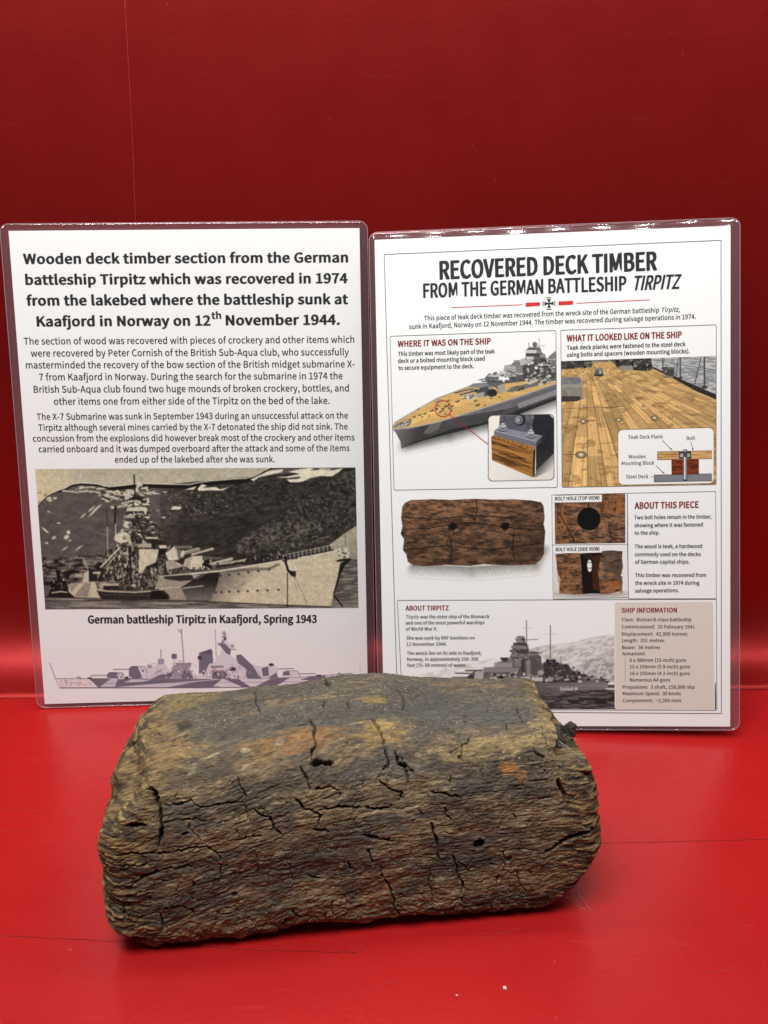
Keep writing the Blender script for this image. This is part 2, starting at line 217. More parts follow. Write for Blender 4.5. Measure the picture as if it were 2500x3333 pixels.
def smooth(A, k):
    for _ in range(k):
        A = .5 * A + .25 * (np.roll(A, 1, 1) + np.roll(A, -1, 1))
        B = A.copy(); B[1:-1] = .5 * A[1:-1] + .25 * (A[:-2] + A[2:]); A = B
    return A
CRACKS = [(0.9, 5, [(-90.3, 76.5), (-87.7, 74.7), (-86.1, 71.9), (-84.9, 66.5)]), (0.85, 5, [(-85.9, 71.5), (-85.0, 66.9), (-84.5, 62.3), (-84.6, 57.3), (-85.8, 51.8)]), (0.4, 2, [(-52.2, 77.9), (-51.4, 75.1), (-50.1, 72.4), (-49.2, 69.7), (-48.7, 66.9)]), (0.3, 1.2, [(-50.2, 67.4), (-48.8, 65.1), (-48.8, 59.6)]), (0.8, 3, [(-89.5, 113.1), (-92.4, 110.3), (-98.0, 107.1)]), (0.6, 2, [(-89.3, 107.1), (-87.2, 103.0)]), (1.1, 3, [(-98.0, 105.3), (-101.8, 108.5), (-105.9, 114.0)]), (0.6, 1.5, [(-82.7, 98.0), (-78.1, 100.3), (-73.2, 101.7)]), (0.6, 1.8, [(-66.2, 122.7), (-59.7, 123.1), (-53.4, 123.6), (-45.3, 124.1), (-35.6, 123.6)]), (0.6, 2, [(-45.8, 134.6), (-45.3, 126.3), (-45.3, 122.2), (-44.2, 116.3), (-42.7, 109.9)]), (0.45, 1.6, [(-84.1, 68.7), (-76.3, 68.7), (-71.7, 69.7), (-66.6, 66.5), (-60.9, 67.4), (-49.7, 67.8)]), (0.5, 1.8, [(-84.1, 61.4), (-78.5, 62.3), (-72.0, 62.3), (-65.8, 61.0)]), (0.6, 2, [(-105.4, 49.5), (-95.9, 49.5), (-87.7, 48.6), (-77.0, 49.1), (-67.4, 50.5)]), (0.5, 2, [(-66.3, 50.0), (-62.5, 46.8), (-60.3, 42.2)]), (0.7, 2, [(-100.2, 34.0), (-92.7, 38.6), (-85.5, 41.3), (-73.2, 41.8)]), (0.5, 1.5, [(-103.5, 45.0), (-96.3, 43.6), (-90.5, 43.6)]), (0.4, 1.5, [(-73.1, 61.0), (-73.2, 58.2), (-69.6, 55.0), (-68.5, 51.4)]), (0.8, 2, [(-76.5, 56.4), (-73.3, 56.4)]), (0.4, 1.2, [(-53.5, 56.4), (-52.5, 52.3)]), (0.6, 2, [(-54.0, 51.8), (-48.8, 52.7), (-43.2, 53.2)]), (0.6, 2.2, [(-46.3, 64.6), (-43.7, 62.3), (-38.7, 61.0), (-37.7, 55.5), (-36.7, 53.7)]), (0.7, 3, [(-88.6, 21.2), (-87.7, 17.1), (-87.1, 12.1)]), (0.4, 1.2, [(-90.3, 35.8), (-87.9, 32.6)]), (0.5, 1.5, [(-73.7, 34.5), (-72.6, 31.3)]), (0.5, 1.5, [(-74.1, 27.1), (-73.5, 25.3)]), (0.35, 1.2, [(-45.8, 44.5), (-45.3, 34.0)]), (0.35, 1.2, [(-61.4, 41.8), (-60.8, 32.2)]), (1.2, 2.5, [(-98.2, 61.4), (-93.6, 61.0), (-91.5, 61.0)]), (0.5, 1.5, [(-104.4, 28.5), (-102.5, 23.5), (-102.3, 18.9)]), (0.6, 1.8, [(-83.6, 23.0), (-78.3, 23.0), (-74.7, 20.7), (-73.8, 16.6)]), (0.7, 3, [(-21.0, 103.9), (-18.4, 97.5), (-18.4, 92.1), (-17.9, 87.0), (-20.0, 86.1), (-19.5, 82.5), (-20.0, 80.6)]), (1.5, 4, [(-20.0, 80.6), (-14.9, 80.6), (-10.3, 80.2)]), (0.7, 2.4, [(-25.5, 80.2), (-23.0, 75.6), (-22.0, 72.4), (-20.5, 70.1)]), (0.6, 2, [(-28.1, 67.8), (-26.5, 66.5), (-24.0, 63.3)]), (0.7, 2.5, [(-27.0, 66.9), (-24.5, 63.7), (-20.0, 61.9), (-17.4, 60.1), (-18.9, 55.5)]), (0.6, 1.5, [(-25.5, 99.8), (-20.5, 100.7)]), (0.9, 3.2, [(8.9, 100.7), (11.9, 90.2), (12.4, 86.1), (13.4, 81.5), (13.4, 78.3), (11.4, 76.5)]), (1.0, 3.6, [(17.0, 83.4), (18.0, 79.7), (21.0, 77.9), (21.5, 74.2), (21.0, 69.7)]), (0.5, 2, [(18.5, 82.0), (20.5, 78.8), (25.1, 75.1)]), (0.6, 2.2, [(8.9, 72.9), (12.4, 70.1), (18.0, 67.4), (19.0, 64.2)]), (0.6, 2, [(22.5, 124.1), (24.1, 120.4), (25.6, 114.9), (23.6, 107.6)]), (1.1, 4.5, [(-12.4, 139.1), (-10.9, 133.2), (-10.3, 127.7)]), (0.6, 2, [(-1.7, 112.2), (-1.2, 107.6)]), (0.5, 1.5, [(-5.8, 124.1), (-6.3, 119.9)]), (0.5, 1.5, [(-13.4, 116.7), (-12.9, 111.3)]), (0.6, 1.3, [(-42.7, 123.6), (-36.2, 125.0), (-25.5, 122.7)]), (0.5, 1.5, [(-8.8, 69.7), (-8.8, 66.9)]), (0.5, 1.6, [(-20.0, 71.0), (-12.9, 71.5), (-8.8, 69.7)]), (0.6, 2, [(-17.9, 62.3), (-9.3, 63.3), (-2.3, 62.8), (0.3, 62.8)]), (0.7, 2.2, [(1.8, 62.8), (5.3, 61.4), (8.9, 61.0), (13.9, 62.3)]), (0.7, 2.6, [(-38.7, 60.5), (-37.7, 55.9), (-34.1, 51.4)]), (0.5, 1.5, [(-42.7, 61.4), (-38.7, 61.0)]), (0.3, 1.1, [(-33.6, 44.1), (-31.6, 35.4), (-29.6, 28.5)]), (1.0, 2, [(0.8, 50.0), (7.4, 47.7), (13.9, 45.9)]), (0.6, 2, [(2.3, 43.6), (3.3, 39.5), (4.8, 34.9)]), (0.8, 2, [(-6.3, 37.7), (-4.8, 33.5)]), (0.7, 2.7, [(7.9, 33.5), (8.4, 29.4), (11.4, 23.0), (13.4, 16.2), (13.4, 10.7), (16.5, 3.8)]), (0.5, 2, [(-13.9, 18.9), (-13.9, 8.9)]), (0.35, 1.2, [(-9.8, 21.2), (-5.3, 14.8)]), (0.4, 1.4, [(25.6, 60.5), (27.1, 56.4)]), (0.75, 3, [(30.1, 53.7), (31.6, 50.0), (33.2, 45.4), (33.2, 37.2), (34.2, 32.6)]), (0.45, 1.8, [(29.1, 31.7), (29.6, 27.1), (29.1, 23.5), (30.6, 18.0), (30.6, 9.3)]), (0.6, 1.8, [(-24.5, 31.3), (-21.5, 30.3), (-18.4, 30.3)]), (0.8, 2, [(-31.6, 15.3), (-29.1, 10.2)]), (0.6, 1.6, [(-35.1, 11.6), (-36.2, 7.9)]), (0.7, 2, [(-20.5, 54.1), (-16.4, 53.2), (-13.9, 52.7)]), (0.5, 1.6, [(-7.3, 12.5), (-2.3, 14.3), (0.3, 15.7)]), (0.5, 1.6, [(52.4, 90.7), (50.4, 87.0), (47.3, 85.7), (45.3, 81.5), (46.8, 79.3)]), (0.4, 1.3, [(39.7, 82.9), (47.3, 85.7)]), (0.5, 1.8, [(85.2, 93.9), (85.1, 87.5), (85.7, 82.5), (85.7, 79.7)]), (0.4, 1.3, [(77.4, 108.5), (77.4, 95.7)]), (0.5, 1.4, [(70.0, 96.6), (69.2, 92.5)]), (0.5, 1.2, [(50.4, 98.9), (53.4, 98.0)]), (0.45, 1.2, [(67.7, 98.0), (73.3, 96.2)]), (0.7, 1.6, [(31.1, 67.8), (38.2, 66.0), (44.3, 64.6)]), (1.0, 3.6, [(87.9, 67.8), (88.6, 62.8), (90.8, 60.1), (90.6, 56.9)]), (0.5, 1.5, [(67.6, 66.9), (73.3, 66.9)]), (0.4, 1.3, [(40.8, 74.2), (40.2, 70.1)]), (0.4, 1.2, [(41.8, 102.1), (42.3, 92.5)]), (0.9, 2.5, [(83.6, 77.4), (79.8, 79.3), (79.2, 81.1)]), (1.2, 3, [(107.5, 145.1), (101.1, 106.7)]), (0.65, 2.2, [(39.7, 36.7), (41.3, 33.1), (41.8, 27.1), (44.3, 21.7), (44.3, 15.7)]), (0.5, 1.6, [(41.8, 33.5), (44.8, 31.7), (47.3, 27.1)]), (0.5, 1.6, [(43.3, 15.3), (44.8, 11.1)]), (0.5, 1.8, [(63.5, 38.1), (63.0, 34.5), (63.5, 29.4), (62.5, 25.3)]), (0.55, 1.8, [(60.5, 24.9), (60.0, 19.4)]), (0.55, 1.8, [(37.7, 60.1), (37.7, 56.4), (40.2, 54.1)]), (1.5, 4.5, [(105.1, 43.6), (97.4, 41.8), (89.7, 39.0), (85.1, 35.8), (81.8, 34.5)]), (0.35, 1.2, [(94.3, 22.6), (94.0, 18.5)]), (0.4, 1.2, [(66.7, 54.1), (68.8, 50.5)]), (0.8, 2, [(57.5, 9.3), (58.0, 4.3)]), (0.4, 1.2, [(83.9, 12.5), (83.9, 6.1)]), (0.4, 1.3, [(68.2, 26.2), (70.0, 18.9), (73.5, 14.3)]), (0.5, 1.4, [(74.1, 26.2), (75.4, 23.0)]), (0.8, 2, [(36.7, 7.5), (36.7, 4.3)]), (1.2, 2, [(49.9, 9.3), (53.4, 9.8)])]
DENTS = [(51.9, 40.9, 2.5, 17), (-56.1, 26.2, 1.34, 1.6), (-85.2, 23.0, 1.08, 3), (65.1, 32.6, 1.62, 0.8), (82.5, 71.9, 0.7, 1.0)]
STAINS = [(-96.6, 90.2, 22.4, 41.8, 0, (150, 122, 78), 0.6), (-76.7, 134.6, 16.2, 12.1, 8, (160, 140, 92), 0.75), (-82.2, 91.6, 19.8, 7.7, 5, (162, 132, 90), 0.8), (-27.6, 91.1, 29.1, 7.0, 4, (158, 118, 74), 0.75), (12.9, 92.1, 13.0, 8.1, 0, (170, 138, 88), 0.75), (63.0, 84.7, 33.6, 4.6, 3, (170, 146, 102), 0.85), (87.0, 90.2, 6.8, 9.6, 0, (180, 157, 112), 0.85), (92.0, 125.4, 6.5, 8.2, 0, (170, 148, 98), 0.85), (92.2, 109.9, 5.7, 9.0, 0, (150, 130, 88), 0.75), (-11.4, 107.6, 37.4, 9.0, 4, (106, 104, 98), 0.85), (28.1, 112.6, 21.0, 22.1, 0, (98, 97, 92), 0.85), (59.0, 103.0, 30.0, 10.9, 2, (100, 98, 94), 0.9), (-20.5, 126.3, 16.1, 6.0, 10, (102, 100, 94), 0.75), (-49.2, 119.0, 10.6, 5.5, 5, (110, 100, 90), 0.7), (-55.9, 103.0, 12.5, 4.9, 8, (108, 92, 80), 0.75), (-69.2, 77.4, 16.0, 2.6, 6, (66, 58, 50), 0.7), (-13.4, 75.6, 26.0, 4.0, 0, (70, 62, 54), 0.65), (-17.4, 43.1, 24.8, 11.9, 5, (62, 54, 52), 0.75), (78.6, 71.5, 13.0, 5.1, 0, (64, 56, 52), 0.8), (77.7, 62.8, 10.9, 5.0, 0, (66, 62, 58), 0.8), (59.5, 45.0, 16.0, 3.2, 6, (68, 60, 62), 0.75), (47.3, 33.5, 13.0, 3.8, 10, (64, 58, 56), 0.7), (41.8, 76.5, 15.6, 4.1, 0, (72, 58, 48), 0.6), (9.9, 62.8, 15.0, 2.8, 0, (74, 66, 58), 0.6), (10.4, 68.3, 8.0, 4.3, 0, (76, 66, 58), 0.6), (67.5, 74.7, 5.2, 2.5, -10, (146, 100, 54), 0.95), (72.1, 70.1, 2.8, 3.9, -20, (124, 86, 50), 0.85), (-25.0, 93.4, 3.2, 1.8, 0, (180, 132, 78), 0.55), (-28.6, 86.6, 6.2, 2.2, 0, (158, 116, 76), 0.5), (-34.6, 91.1, 2.6, 1.4, 30, (212, 200, 170), 0.5), (-8.8, 88.4, 4.5, 0.8, 15, (200, 182, 140), 0.5), (-49.0, 88.9, 3.1, 1.4, -15, (206, 190, 150), 0.5), (-63.8, 87.5, 4.1, 1.0, 20, (204, 186, 140), 0.5), (-8.8, 119.0, 10.8, 0.8, 3, (204, 188, 138), 0.85), (9.9, 114.5, 6.5, 3.3, -5, (178, 150, 90), 0.75), (0.8, 97.1, 4.0, 0.6, 15, (200, 184, 140), 0.8), (12.4, 97.1, 4.5, 4.3, -30, (180, 152, 100), 0.7), (-127.0, 56.4, 3.8, 8.2, 0, (186, 144, 80), 0.85), (-107.0, 46.8, 2.0, 2.1, 0, (170, 138, 84), 0.8), (99.6, 106.2, 3.6, 12.0, 0, (62, 58, 54), 0.9), (88.8, 77.4, 8.8, 13.2, 0, (104, 90, 72), 0.7), (91.6, 101.7, 3.2, 3.7, 0, (92, 86, 78), 0.8), (-77.5, 109.4, 4.6, 4.4, 20, (64, 60, 56), 0.85), (-101.8, 108.5, 3.8, 2.4, 20, (74, 66, 56), 0.7), (-96.7, 92.1, 1.9, 5.9, 0, (92, 78, 62), 0.7), (-107.4, 113.1, 5.6, 13.2, 0, (170, 136, 80), 0.7), (6.3, 26.2, 12.0, 10.2, 0, (116, 80, 50), 0.5), (64.5, 20.3, 25.0, 7.7, 0, (116, 90, 60), 0.45), (-75.3, 9.8, 21.0, 5.1, 3, (120, 88, 56), 0.6), (92.9, 25.8, 9.7, 10.8, 0, (136, 110, 72), 0.6), (101.5, 53.7, 6.4, 6.5, 0, (150, 124, 80), 0.65), (-82.4, 42.7, 16.8, 7.4, 0, (80, 66, 54), 0.5), (82.3, 20.7, 4.0, 3.2, 0, (110, 90, 64), 0.6), (-23.5, 67.8, 14.0, 3.7, 0, (104, 88, 62), 0.5)]
def carve(d, X, W, pts, wid, dep, seed):
    """a split: ragged groove along pts (x, w in mm), tapering to both ends"""
    pts = np.array(pts, float)
    m = 3 + wid * 2
    box = (X > pts[:, 0].min() - m) & (X < pts[:, 0].max() + m) & (W > pts[:, 1].min() - m) & (W < pts[:, 1].max() + m)
    ii = np.nonzero(box)
    if len(ii[0]) == 0: return
    x = X[ii]; w = W[ii]
    x = x + 1.1 * (fbm(x / 2.2, w / 2.2, seed, 3) - .5) * 2
    w = w + 0.9 * (fbm(x / 2.0, w / 2.0, seed + 7, 3) - .5) * 2
    seg = np.hypot(*np.diff(pts, axis=0).T); tot = seg.sum() + 1e-6; acc = 0
    best = np.full(x.shape, 1e9); bt = np.zeros(x.shape)
    for k in range(len(pts) - 1):
        a = pts[k]; b = pts[k + 1]; L2 = ((b - a) ** 2).sum() + 1e-9
        t = np.clip(((x - a[0]) * (b[0] - a[0]) + (w - a[1]) * (b[1] - a[1])) / L2, 0, 1)
        dd = np.hypot(x - a[0] - t * (b[0] - a[0]), w - a[1] - t * (b[1] - a[1]))
        q = dd < best; best[q] = dd[q]; bt[q] = (acc + t[q] * seg[k]) / tot; acc += seg[k]
    taper = np.clip(np.minimum(bt, 1 - bt) * 5 + .25, 0, 1)
    ww = wid * (.55 + .45 * taper) * (.6 + .8 * vn(x / 3, w / 3, seed + 3))
    g = 1.25 * dep * taper * np.exp(-(best / (ww * .66)) ** 4)
    lip = .12 * dep * taper * np.exp(-((best - ww * 1.6) / (ww * 1.1)) ** 2)      # the edges curl up a little
    d[ii] = np.minimum(d[ii], d[ii] - g + lip * (g < .05 * dep))

def finish(P, U, W, ncap, cracks, dents, stains):
    N = smooth(normals(P), 6); N /= np.linalg.norm(N, axis=-1, keepdims=True)
    X = U; w = W
    flow = w + 2.6 * (fbm(X / 55, w / 40, 11, 2) - .5) * 2 - .15 * (X - 10) * sstep(70, -60, X) - .04 * X + 1.1 * (fbm(X / 13, w / 10, 12, 2) - .5) * 2
    endz = 1 - .65 * sstep(84, 100, np.abs(X + 2))
    rough = sstep(.38, .60, fbm(X / 22, w / 16, 16, 3))
    smoothtop = sstep(70, 92, w) * sstep(150, 130, w) * sstep(-85, -60, X)
    calm = 1 - .6 * smoothtop
    d = 1.6 * (fbm(X / 26, w / 16, 13, 3) - .5) * 2
    d += .30 * endz * (fbm(X / 20, flow / 4.2, 14, 3) - .5) * 2
    def plates(px, pw, amp, seed):
        """splintered plates: each keeps its own level, with a broken edge"""
        wx = X / px + .7 * (fbm(X / (px * .35), w / (pw * .8), seed, 3) - .5) * 2; wv = flow / pw + .8 * (fbm(X / (px * .5), w / (pw * .9), seed + 1, 3) - .5) * 2
        r = np.floor(wv).astype(np.int64); wx = wx + 3.7 * _hash(r, r * 0, seed + 2)
        fr = wv - r
        return amp * (_hash(np.floor(wx).astype(np.int64), r, seed + 3) - .5 + .35 * (fr - .5))
    d += plates(17, 3.8, .34, 301) * (.25 + .75 * rough) * calm * endz
    d += plates(7, 1.7, .20, 311) * (.4 + .6 * rough) * calm * endz
    d += plates(3.2, .85, .24, 321) * calm * endz
    # the broken ends: torn across the grain, so their relief follows height and depth instead
    ez = sstep(82, 97, np.abs(X + 2)) ; Py = P[..., 1]; Pz = P[..., 2]; Px = P[..., 0]
    e1 = fbm((Py + .6 * Px) / 9, Pz / 3.2, 331, 4); e2 = fbm((Py + .5 * Px) / 3.2, Pz / 1.1 + Px / 6, 333, 3)
    st = e1 * 6; d += ez * (.35 * ((st - np.floor(st)) - .5) * sstep(.35, .6, fbm(Py / 14, Pz / 12, 335, 2)) + .5 * (e1 - .5) * 2 + .5 * (e2 - .5) * 2)
    # fibres
    fib = fbm(X / 9, flow / .9, 17, 3)
    d += .16 * calm * (1 - np.abs(fib - .5) * 4)
    d += .20 * (fbm(X / 2.3, flow / .6, 18, 2) - .5) * 2
    d += .20 * (fbm(X / 1.1, w / .8, 19, 3) - .5) * 2
    d += .30 * calm * (fbm(X / 5, w / 4, 26, 3) - .5) * 2
    # worm-eaten, crumbly lower edge and left end
    crumb = np.maximum(sstep(26, 2, w), sstep(-88, -104, X) * sstep(60, 30, w))
    d += crumb * .8 * (1 - np.abs(fbm(X / 4.2, w / 3.0, 20, 3) - .5) * 5)
    # fine cross checking: short splits at right angles to the grain
    cell = X / 11.0 + 1.3 * (vn(X / 30, w / 8, 21) - .5); row = np.floor(flow / 8.5)
    off = _hash(row.astype(np.int64), row.astype(np.int64) * 0, 22)
    cx = cell + off * 3.1 + .16 * (fbm(X / 1.5, w / 1.5, 23, 2) - .5) * 2
    dist = np.abs(cx - np.floor(cx) - .5) * 11.0
    on = _hash(np.floor(cx).astype(np.int64), row.astype(np.int64), 24) > .55
    ends = np.sin(np.pi * (flow / 8.5 - row))
    d -= np.where(on, 1.0, 0) * ends * np.exp(-(dist / .24) ** 2) * (1 - .5 * smoothtop)
    # short splits that follow the grain
    for (pw, px, wd, dp, sd, th) in ((3.4, 13., .22, .75, 401, .6), (1.7, 6.5, .16, .38, 411, .55)):
        g2 = flow + .55 * pw * (fbm(X / (px * .45), w / pw, sd, 3) - .5) * 2; r2 = np.floor(g2 / pw); q = X / px + 5.3 * _hash(r2.astype(np.int64), r2.astype(np.int64) * 0, sd + 1); c2 = np.floor(q)
        o2 = _hash(c2.astype(np.int64), r2.astype(np.int64), sd + 2) > th
        d -= np.where(o2, dp, 0) * calm * np.sin(np.pi * (q - c2)) * np.exp(-((g2 / pw - r2 - .5) * pw / wd) ** 2)
    for i, (wid, dep, pts) in enumerate(cracks):
        carve(d, X, w, pts, wid, dep, 100 + i)
    for (x, ww, r, dep) in dents:
        rr = np.hypot(X - x, w - ww) + .35 * (fbm(X / 1.2, w / 1.2, 90, 2) - .5) * 2 * r * .5
        d -= dep * (1 - sstep(r * .72, r * 1.05, rr))
        d += .35 * np.exp(-((rr - r * 1.3) / (r * .28)) ** 2)
    Q = P + N * d[..., None]
    # colour of the wood itself
    lin = lambda c: np.where(np.array(c) / 255. <= .04045, np.array(c) / 255. / 12.92, ((np.array(c) / 255. + .055) / 1.055) ** 2.4)
    n1 = fbm(X / 20, flow / 9, 41, 4); n2 = fbm(X / 5.5, flow / 1.5, 42, 4); n3 = fbm(X / 1.5, flow / .6, 43, 3)
    C = np.zeros(P.shape)
    brown, dark, tan = lin((118, 100, 76)), lin((84, 74, 62)), lin((160, 141, 112))
    k = sstep(.36, .58, n1)[..., None]
    C[:] = dark * (1 - k) + brown * k
    k = (sstep(.58, .78, n2) * .55 * (1 - .55 * smoothtop))[..., None]; C = C * (1 - k) + tan * k
    k = (sstep(.44, .26, n2) * .45)[..., None]; C = C * (1 - k) + lin((54, 47, 40)) * k
    red = lin((106, 80, 58)); k = (sstep(.54, .70, fbm(X / 12, flow / 5, 44, 3)) * .3 * sstep(75, 40, w))[..., None]; C = C * (1 - k) + red * k
    blue = lin((76, 72, 70)); k = (sstep(.54, .68, fbm(X / 16, flow / 7, 45, 4)) * .7)[..., None]; C = C * (1 - k) + blue * k
    k = (sstep(84, 100, w) * sstep(185, 165, w) * (.45 + .45 * sstep(.35, .6, fbm(X / 18, flow / 7, 48, 4))))[..., None]; C = C * (1 - k) + lin((82, 77, 69)) * k          # weathered grey upper face
    for i, (x, ww, rx, rw, ang, col, st) in enumerate(stains):
        dx = X - x; dw = w - ww; a = np.radians(ang)
        p = (dx * np.cos(a) + dw * np.sin(a)) / rx; q = (-dx * np.sin(a) + dw * np.cos(a)) / rw
        p = p + .55 * (fbm(X / 9, flow / 2.2, 200 + i, 4) - .5) * 2; q = q + .75 * (fbm(X / 7, flow / 1.8, 260 + i, 4) - .5) * 2
        e = np.hypot(p, q)
        k = (st * sstep(1.15, .62, e) * (.62 + .38 * sstep(.35, .6, n2)))[..., None]
        C = C * (1 - k) + lin(col) * (.62 if 82 < ww < 106 else .50 if ww > 82 else 1.1) * k
    k = (ez * .8)[..., None]; C = C * (1 - k) + (lin((58, 50, 42)) * (1 - sstep(.4, .66, e2))[..., None] + lin((140, 116, 78)) * sstep(.4, .66, e2)[..., None]) * (.7 + .6 * e1[..., None]) * k
    C *= (.50 + 1.0 * n3)[..., None] * (.80 + .4 * n2)[..., None]
    sp = vn(X / .55, w / .42, 46) ; k = (sstep(.84, .95, sp) * sstep(.40, .65, fbm(X / 14, w / 9, 47)) * .75)[..., None]
    C = C * (1 - k) + lin((186, 164, 118)) * k
    return Q, np.clip(C, .004, .9)
# ---- printed pictures: small painters over a fine grid, colours as printed (sRGB 0-255) -----------------------
class Art:
    def __init__(s, quad, nx, ny):
        u = np.linspace(0, 1, nx)[None, :]; v = np.linspace(0, 1, ny)[:, None]
        q = np.array(quad, float)
        s.X = (1 - v) * ((1 - u) * q[0, 0] + u * q[1, 0]) + v * ((1 - u) * q[3, 0] + u * q[2, 0])
        s.Y = (1 - v) * ((1 - u) * q[0, 1] + u * q[1, 1]) + v * ((1 - u) * q[3, 1] + u * q[2, 1])
        s.C = np.full((ny, nx, 3), 230.); s.A = np.zeros((ny, nx))
        s.cx0 = s.X.min(0); s.cx1 = s.X.max(0); s.ry0 = s.Y.min(1); s.ry1 = s.Y.max(1)
        s.px = abs(s.X[0, 1] - s.X[0, 0]); s.py = abs(s.Y[1, 0] - s.Y[0, 0])
        s.rng = random.Random(nx * 7 + ny)
    def win(s, x0, y0, x1, y1):
        c = np.nonzero((s.cx1 >= x0 - s.px) & (s.cx0 <= x1 + s.px))[0]; r = np.nonzero((s.ry1 >= y0 - s.py) & (s.ry0 <= y1 + s.py))[0]
        if len(c) == 0 or len(r) == 0: return None
        return slice(r[0], r[-1] + 1), slice(c[0], c[-1] + 1)
    def put(s, w, m, col, a=1.0):
        m = m * a
        col = np.asarray(col, float)
        s.C[w] = s.C[w] * (1 - m[..., None]) + col * m[..., None]
        s.A[w] = np.maximum(s.A[w], m)
    def cover(s, w, P):
        X = s.X[w]; Y = s.Y[w]; m = np.zeros(X.shape); n = len(P)
        for ox, oy in ((-.25, -.25), (.25, -.25), (-.25, .25), (.25, .25)):
            x = X + ox * s.px; y = Y + oy * s.py; k = np.zeros(X.shape, bool)
            for i in range(n):
                ax, ay = P[i]; bx, by = P[i - 1]
                k ^= ((ay > y) != (by > y)) & (x < (bx - ax) * (y - ay) / (by - ay + 1e-12) + ax)
            m += k * .25
        return m
    def poly(s, P, col, a=1., nz=0, sx=20, sy=20, seed=1):
        xs = [p[0] for p in P]; ys = [p[1] for p in P]
        w = s.win(min(xs), min(ys), max(xs), max(ys))
        if w is None: return
        m = s.cover(w, P); c = np.asarray(col, float)
        if nz:
            f = 1 + nz * (fbm(s.X[w] / sx, s.Y[w] / sy, seed, 4) - .5) * 2
            c = c[None, None, :] * f[..., None]
        s.put(w, m, c, a)
    def grad(s, P, p0, c0, p1, c1, a=1., nz=0, sx=20, sy=20, seed=1):
        xs = [p[0] for p in P]; ys = [p[1] for p in P]
        w = s.win(min(xs), min(ys), max(xs), max(ys))
        if w is None: return
        m = s.cover(w, P); d = np.array(p1, float) - p0
        t = np.clip(((s.X[w] - p0[0]) * d[0] + (s.Y[w] - p0[1]) * d[1]) / (d @ d), 0, 1)[..., None]
        c = np.array(c0, float) * (1 - t) + np.array(c1, float) * t
        if nz: c = c * (1 + nz * (fbm(s.X[w] / sx, s.Y[w] / sy, seed, 4) - .5) * 2)[..., None]
        s.put(w, m, c, a)
    def tex(s, P, c0, c1, sx, sy, lo=.4, hi=.6, rot=0, seed=3, a=1., o=4):
        xs = [p[0] for p in P]; ys = [p[1] for p in P]
        w = s.win(min(xs), min(ys), max(xs), max(ys))
        if w is None: return
        m = s.cover(w, P); r = math.radians(rot); X = s.X[w]; Y = s.Y[w]
        t = sstep(lo, hi, fbm((X * math.cos(r) + Y * math.sin(r)) / sx, (-X * math.sin(r) + Y * math.cos(r)) / sy, seed, o))
        if c0 is None: s.put(w, m * t, c1, a)
        else:
            t = t[..., None]; s.put(w, m, np.array(c0, float) * (1 - t) + np.array(c1, float) * t, a)
    def ell(s, cx, cy, rx, ry, col, rot=0, a=1., soft=0):
        R = max(rx, ry) * (1 + soft); w = s.win(cx - R, cy - R, cx + R, cy + R)
        if w is None: return
        r = math.radians(rot); dx = s.X[w] - cx; dy = s.Y[w] - cy
        p = (dx * math.cos(r) + dy * math.sin(r)) / rx; q = (-dx * math.sin(r) + dy * math.cos(r)) / ry
        e = np.hypot(p, q); k = soft if soft else s.px / max(min(rx, ry), 1e-6)
        s.put(w, 1 - sstep(1 - k, 1 + k, e), col, a)
    def ring(s, cx, cy, r, wd, col):
        w = s.win(cx - r - wd, cy - r - wd, cx + r + wd, cy + r + wd)
        d = np.abs(np.hypot(s.X[w] - cx, s.Y[w] - cy) - r)
        s.put(w, np.clip((wd * .5 - d) / s.px + .5, 0, 1), col)
    def line(s, pts, wd, col, a=1.):
        for (ax, ay), (bx, by) in zip(pts[:-1], pts[1:]):
            w = s.win(min(ax, bx) - wd, min(ay, by) - wd, max(ax, bx) + wd, max(ay, by) + wd)
            if w is None: continue
            X = s.X[w]; Y = s.Y[w]; L2 = (bx - ax) ** 2 + (by - ay) ** 2 + 1e-9
            t = np.clip(((X - ax) * (bx - ax) + (Y - ay) * (by - ay)) / L2, 0, 1)
            d = np.hypot(X - ax - t * (bx - ax), Y - ay - t * (by - ay))
            s.put(w, np.clip((wd * .5 - d) / s.px + .5, 0, 1) * min(1, wd / s.px * 1.1), col, a)
    def speck(s, P, n, sz, cols, el=(1, 1), rot=0, a=1.):
        xs = [p[0] for p in P]; ys = [p[1] for p in P]; k = 0; R = s.rng
        while k < n:
            k += 1
            x = R.uniform(min(xs), max(xs)); y = R.uniform(min(ys), max(ys)); ins = False
            for i in range(len(P)):
                ax, ay = P[i]; bx, by = P[i - 1]
                if (ay > y) != (by > y) and x < (bx - ax) * (y - ay) / (by - ay + 1e-12) + ax: ins = not ins
            if not ins: continue
            w = R.uniform(*sz) * el[0]; h = R.uniform(*sz) * el[1]; t = math.radians(rot + R.uniform(-8, 8))
            q = [(x + dx * w * math.cos(t) - dy * h * math.sin(t), y + dx * w * math.sin(t) + dy * h * math.cos(t)) for dx, dy in ((-.5, -.5), (.5, -.5), (.5, .5), (-.5, .5))]
            s.poly(q, R.choice(cols), a)
    def rect(s, x0, y0, x1, y1, col, **k): s.poly([(x0, y0), (x1, y0), (x1, y1), (x0, y1)], col, **k)
    def soften(s, k=1, sat=1.):
        for _ in range(k):
            C = s.C.copy(); C[1:-1, 1:-1] = .4 * s.C[1:-1, 1:-1] + .15 * (s.C[:-2, 1:-1] + s.C[2:, 1:-1] + s.C[1:-1, :-2] + s.C[1:-1, 2:]); s.C = C
        m = s.C.mean(-1, keepdims=True); s.C = m + (s.C - m) * sat
    def grain(s, amt, sx, sy, seed=9):
        s.C *= (1 + amt * np.clip((226 - s.C.mean(-1)) / 25, 0, 1) * (fbm(s.X / sx, s.Y / sy, seed, 2) - .5) * 2)[..., None]

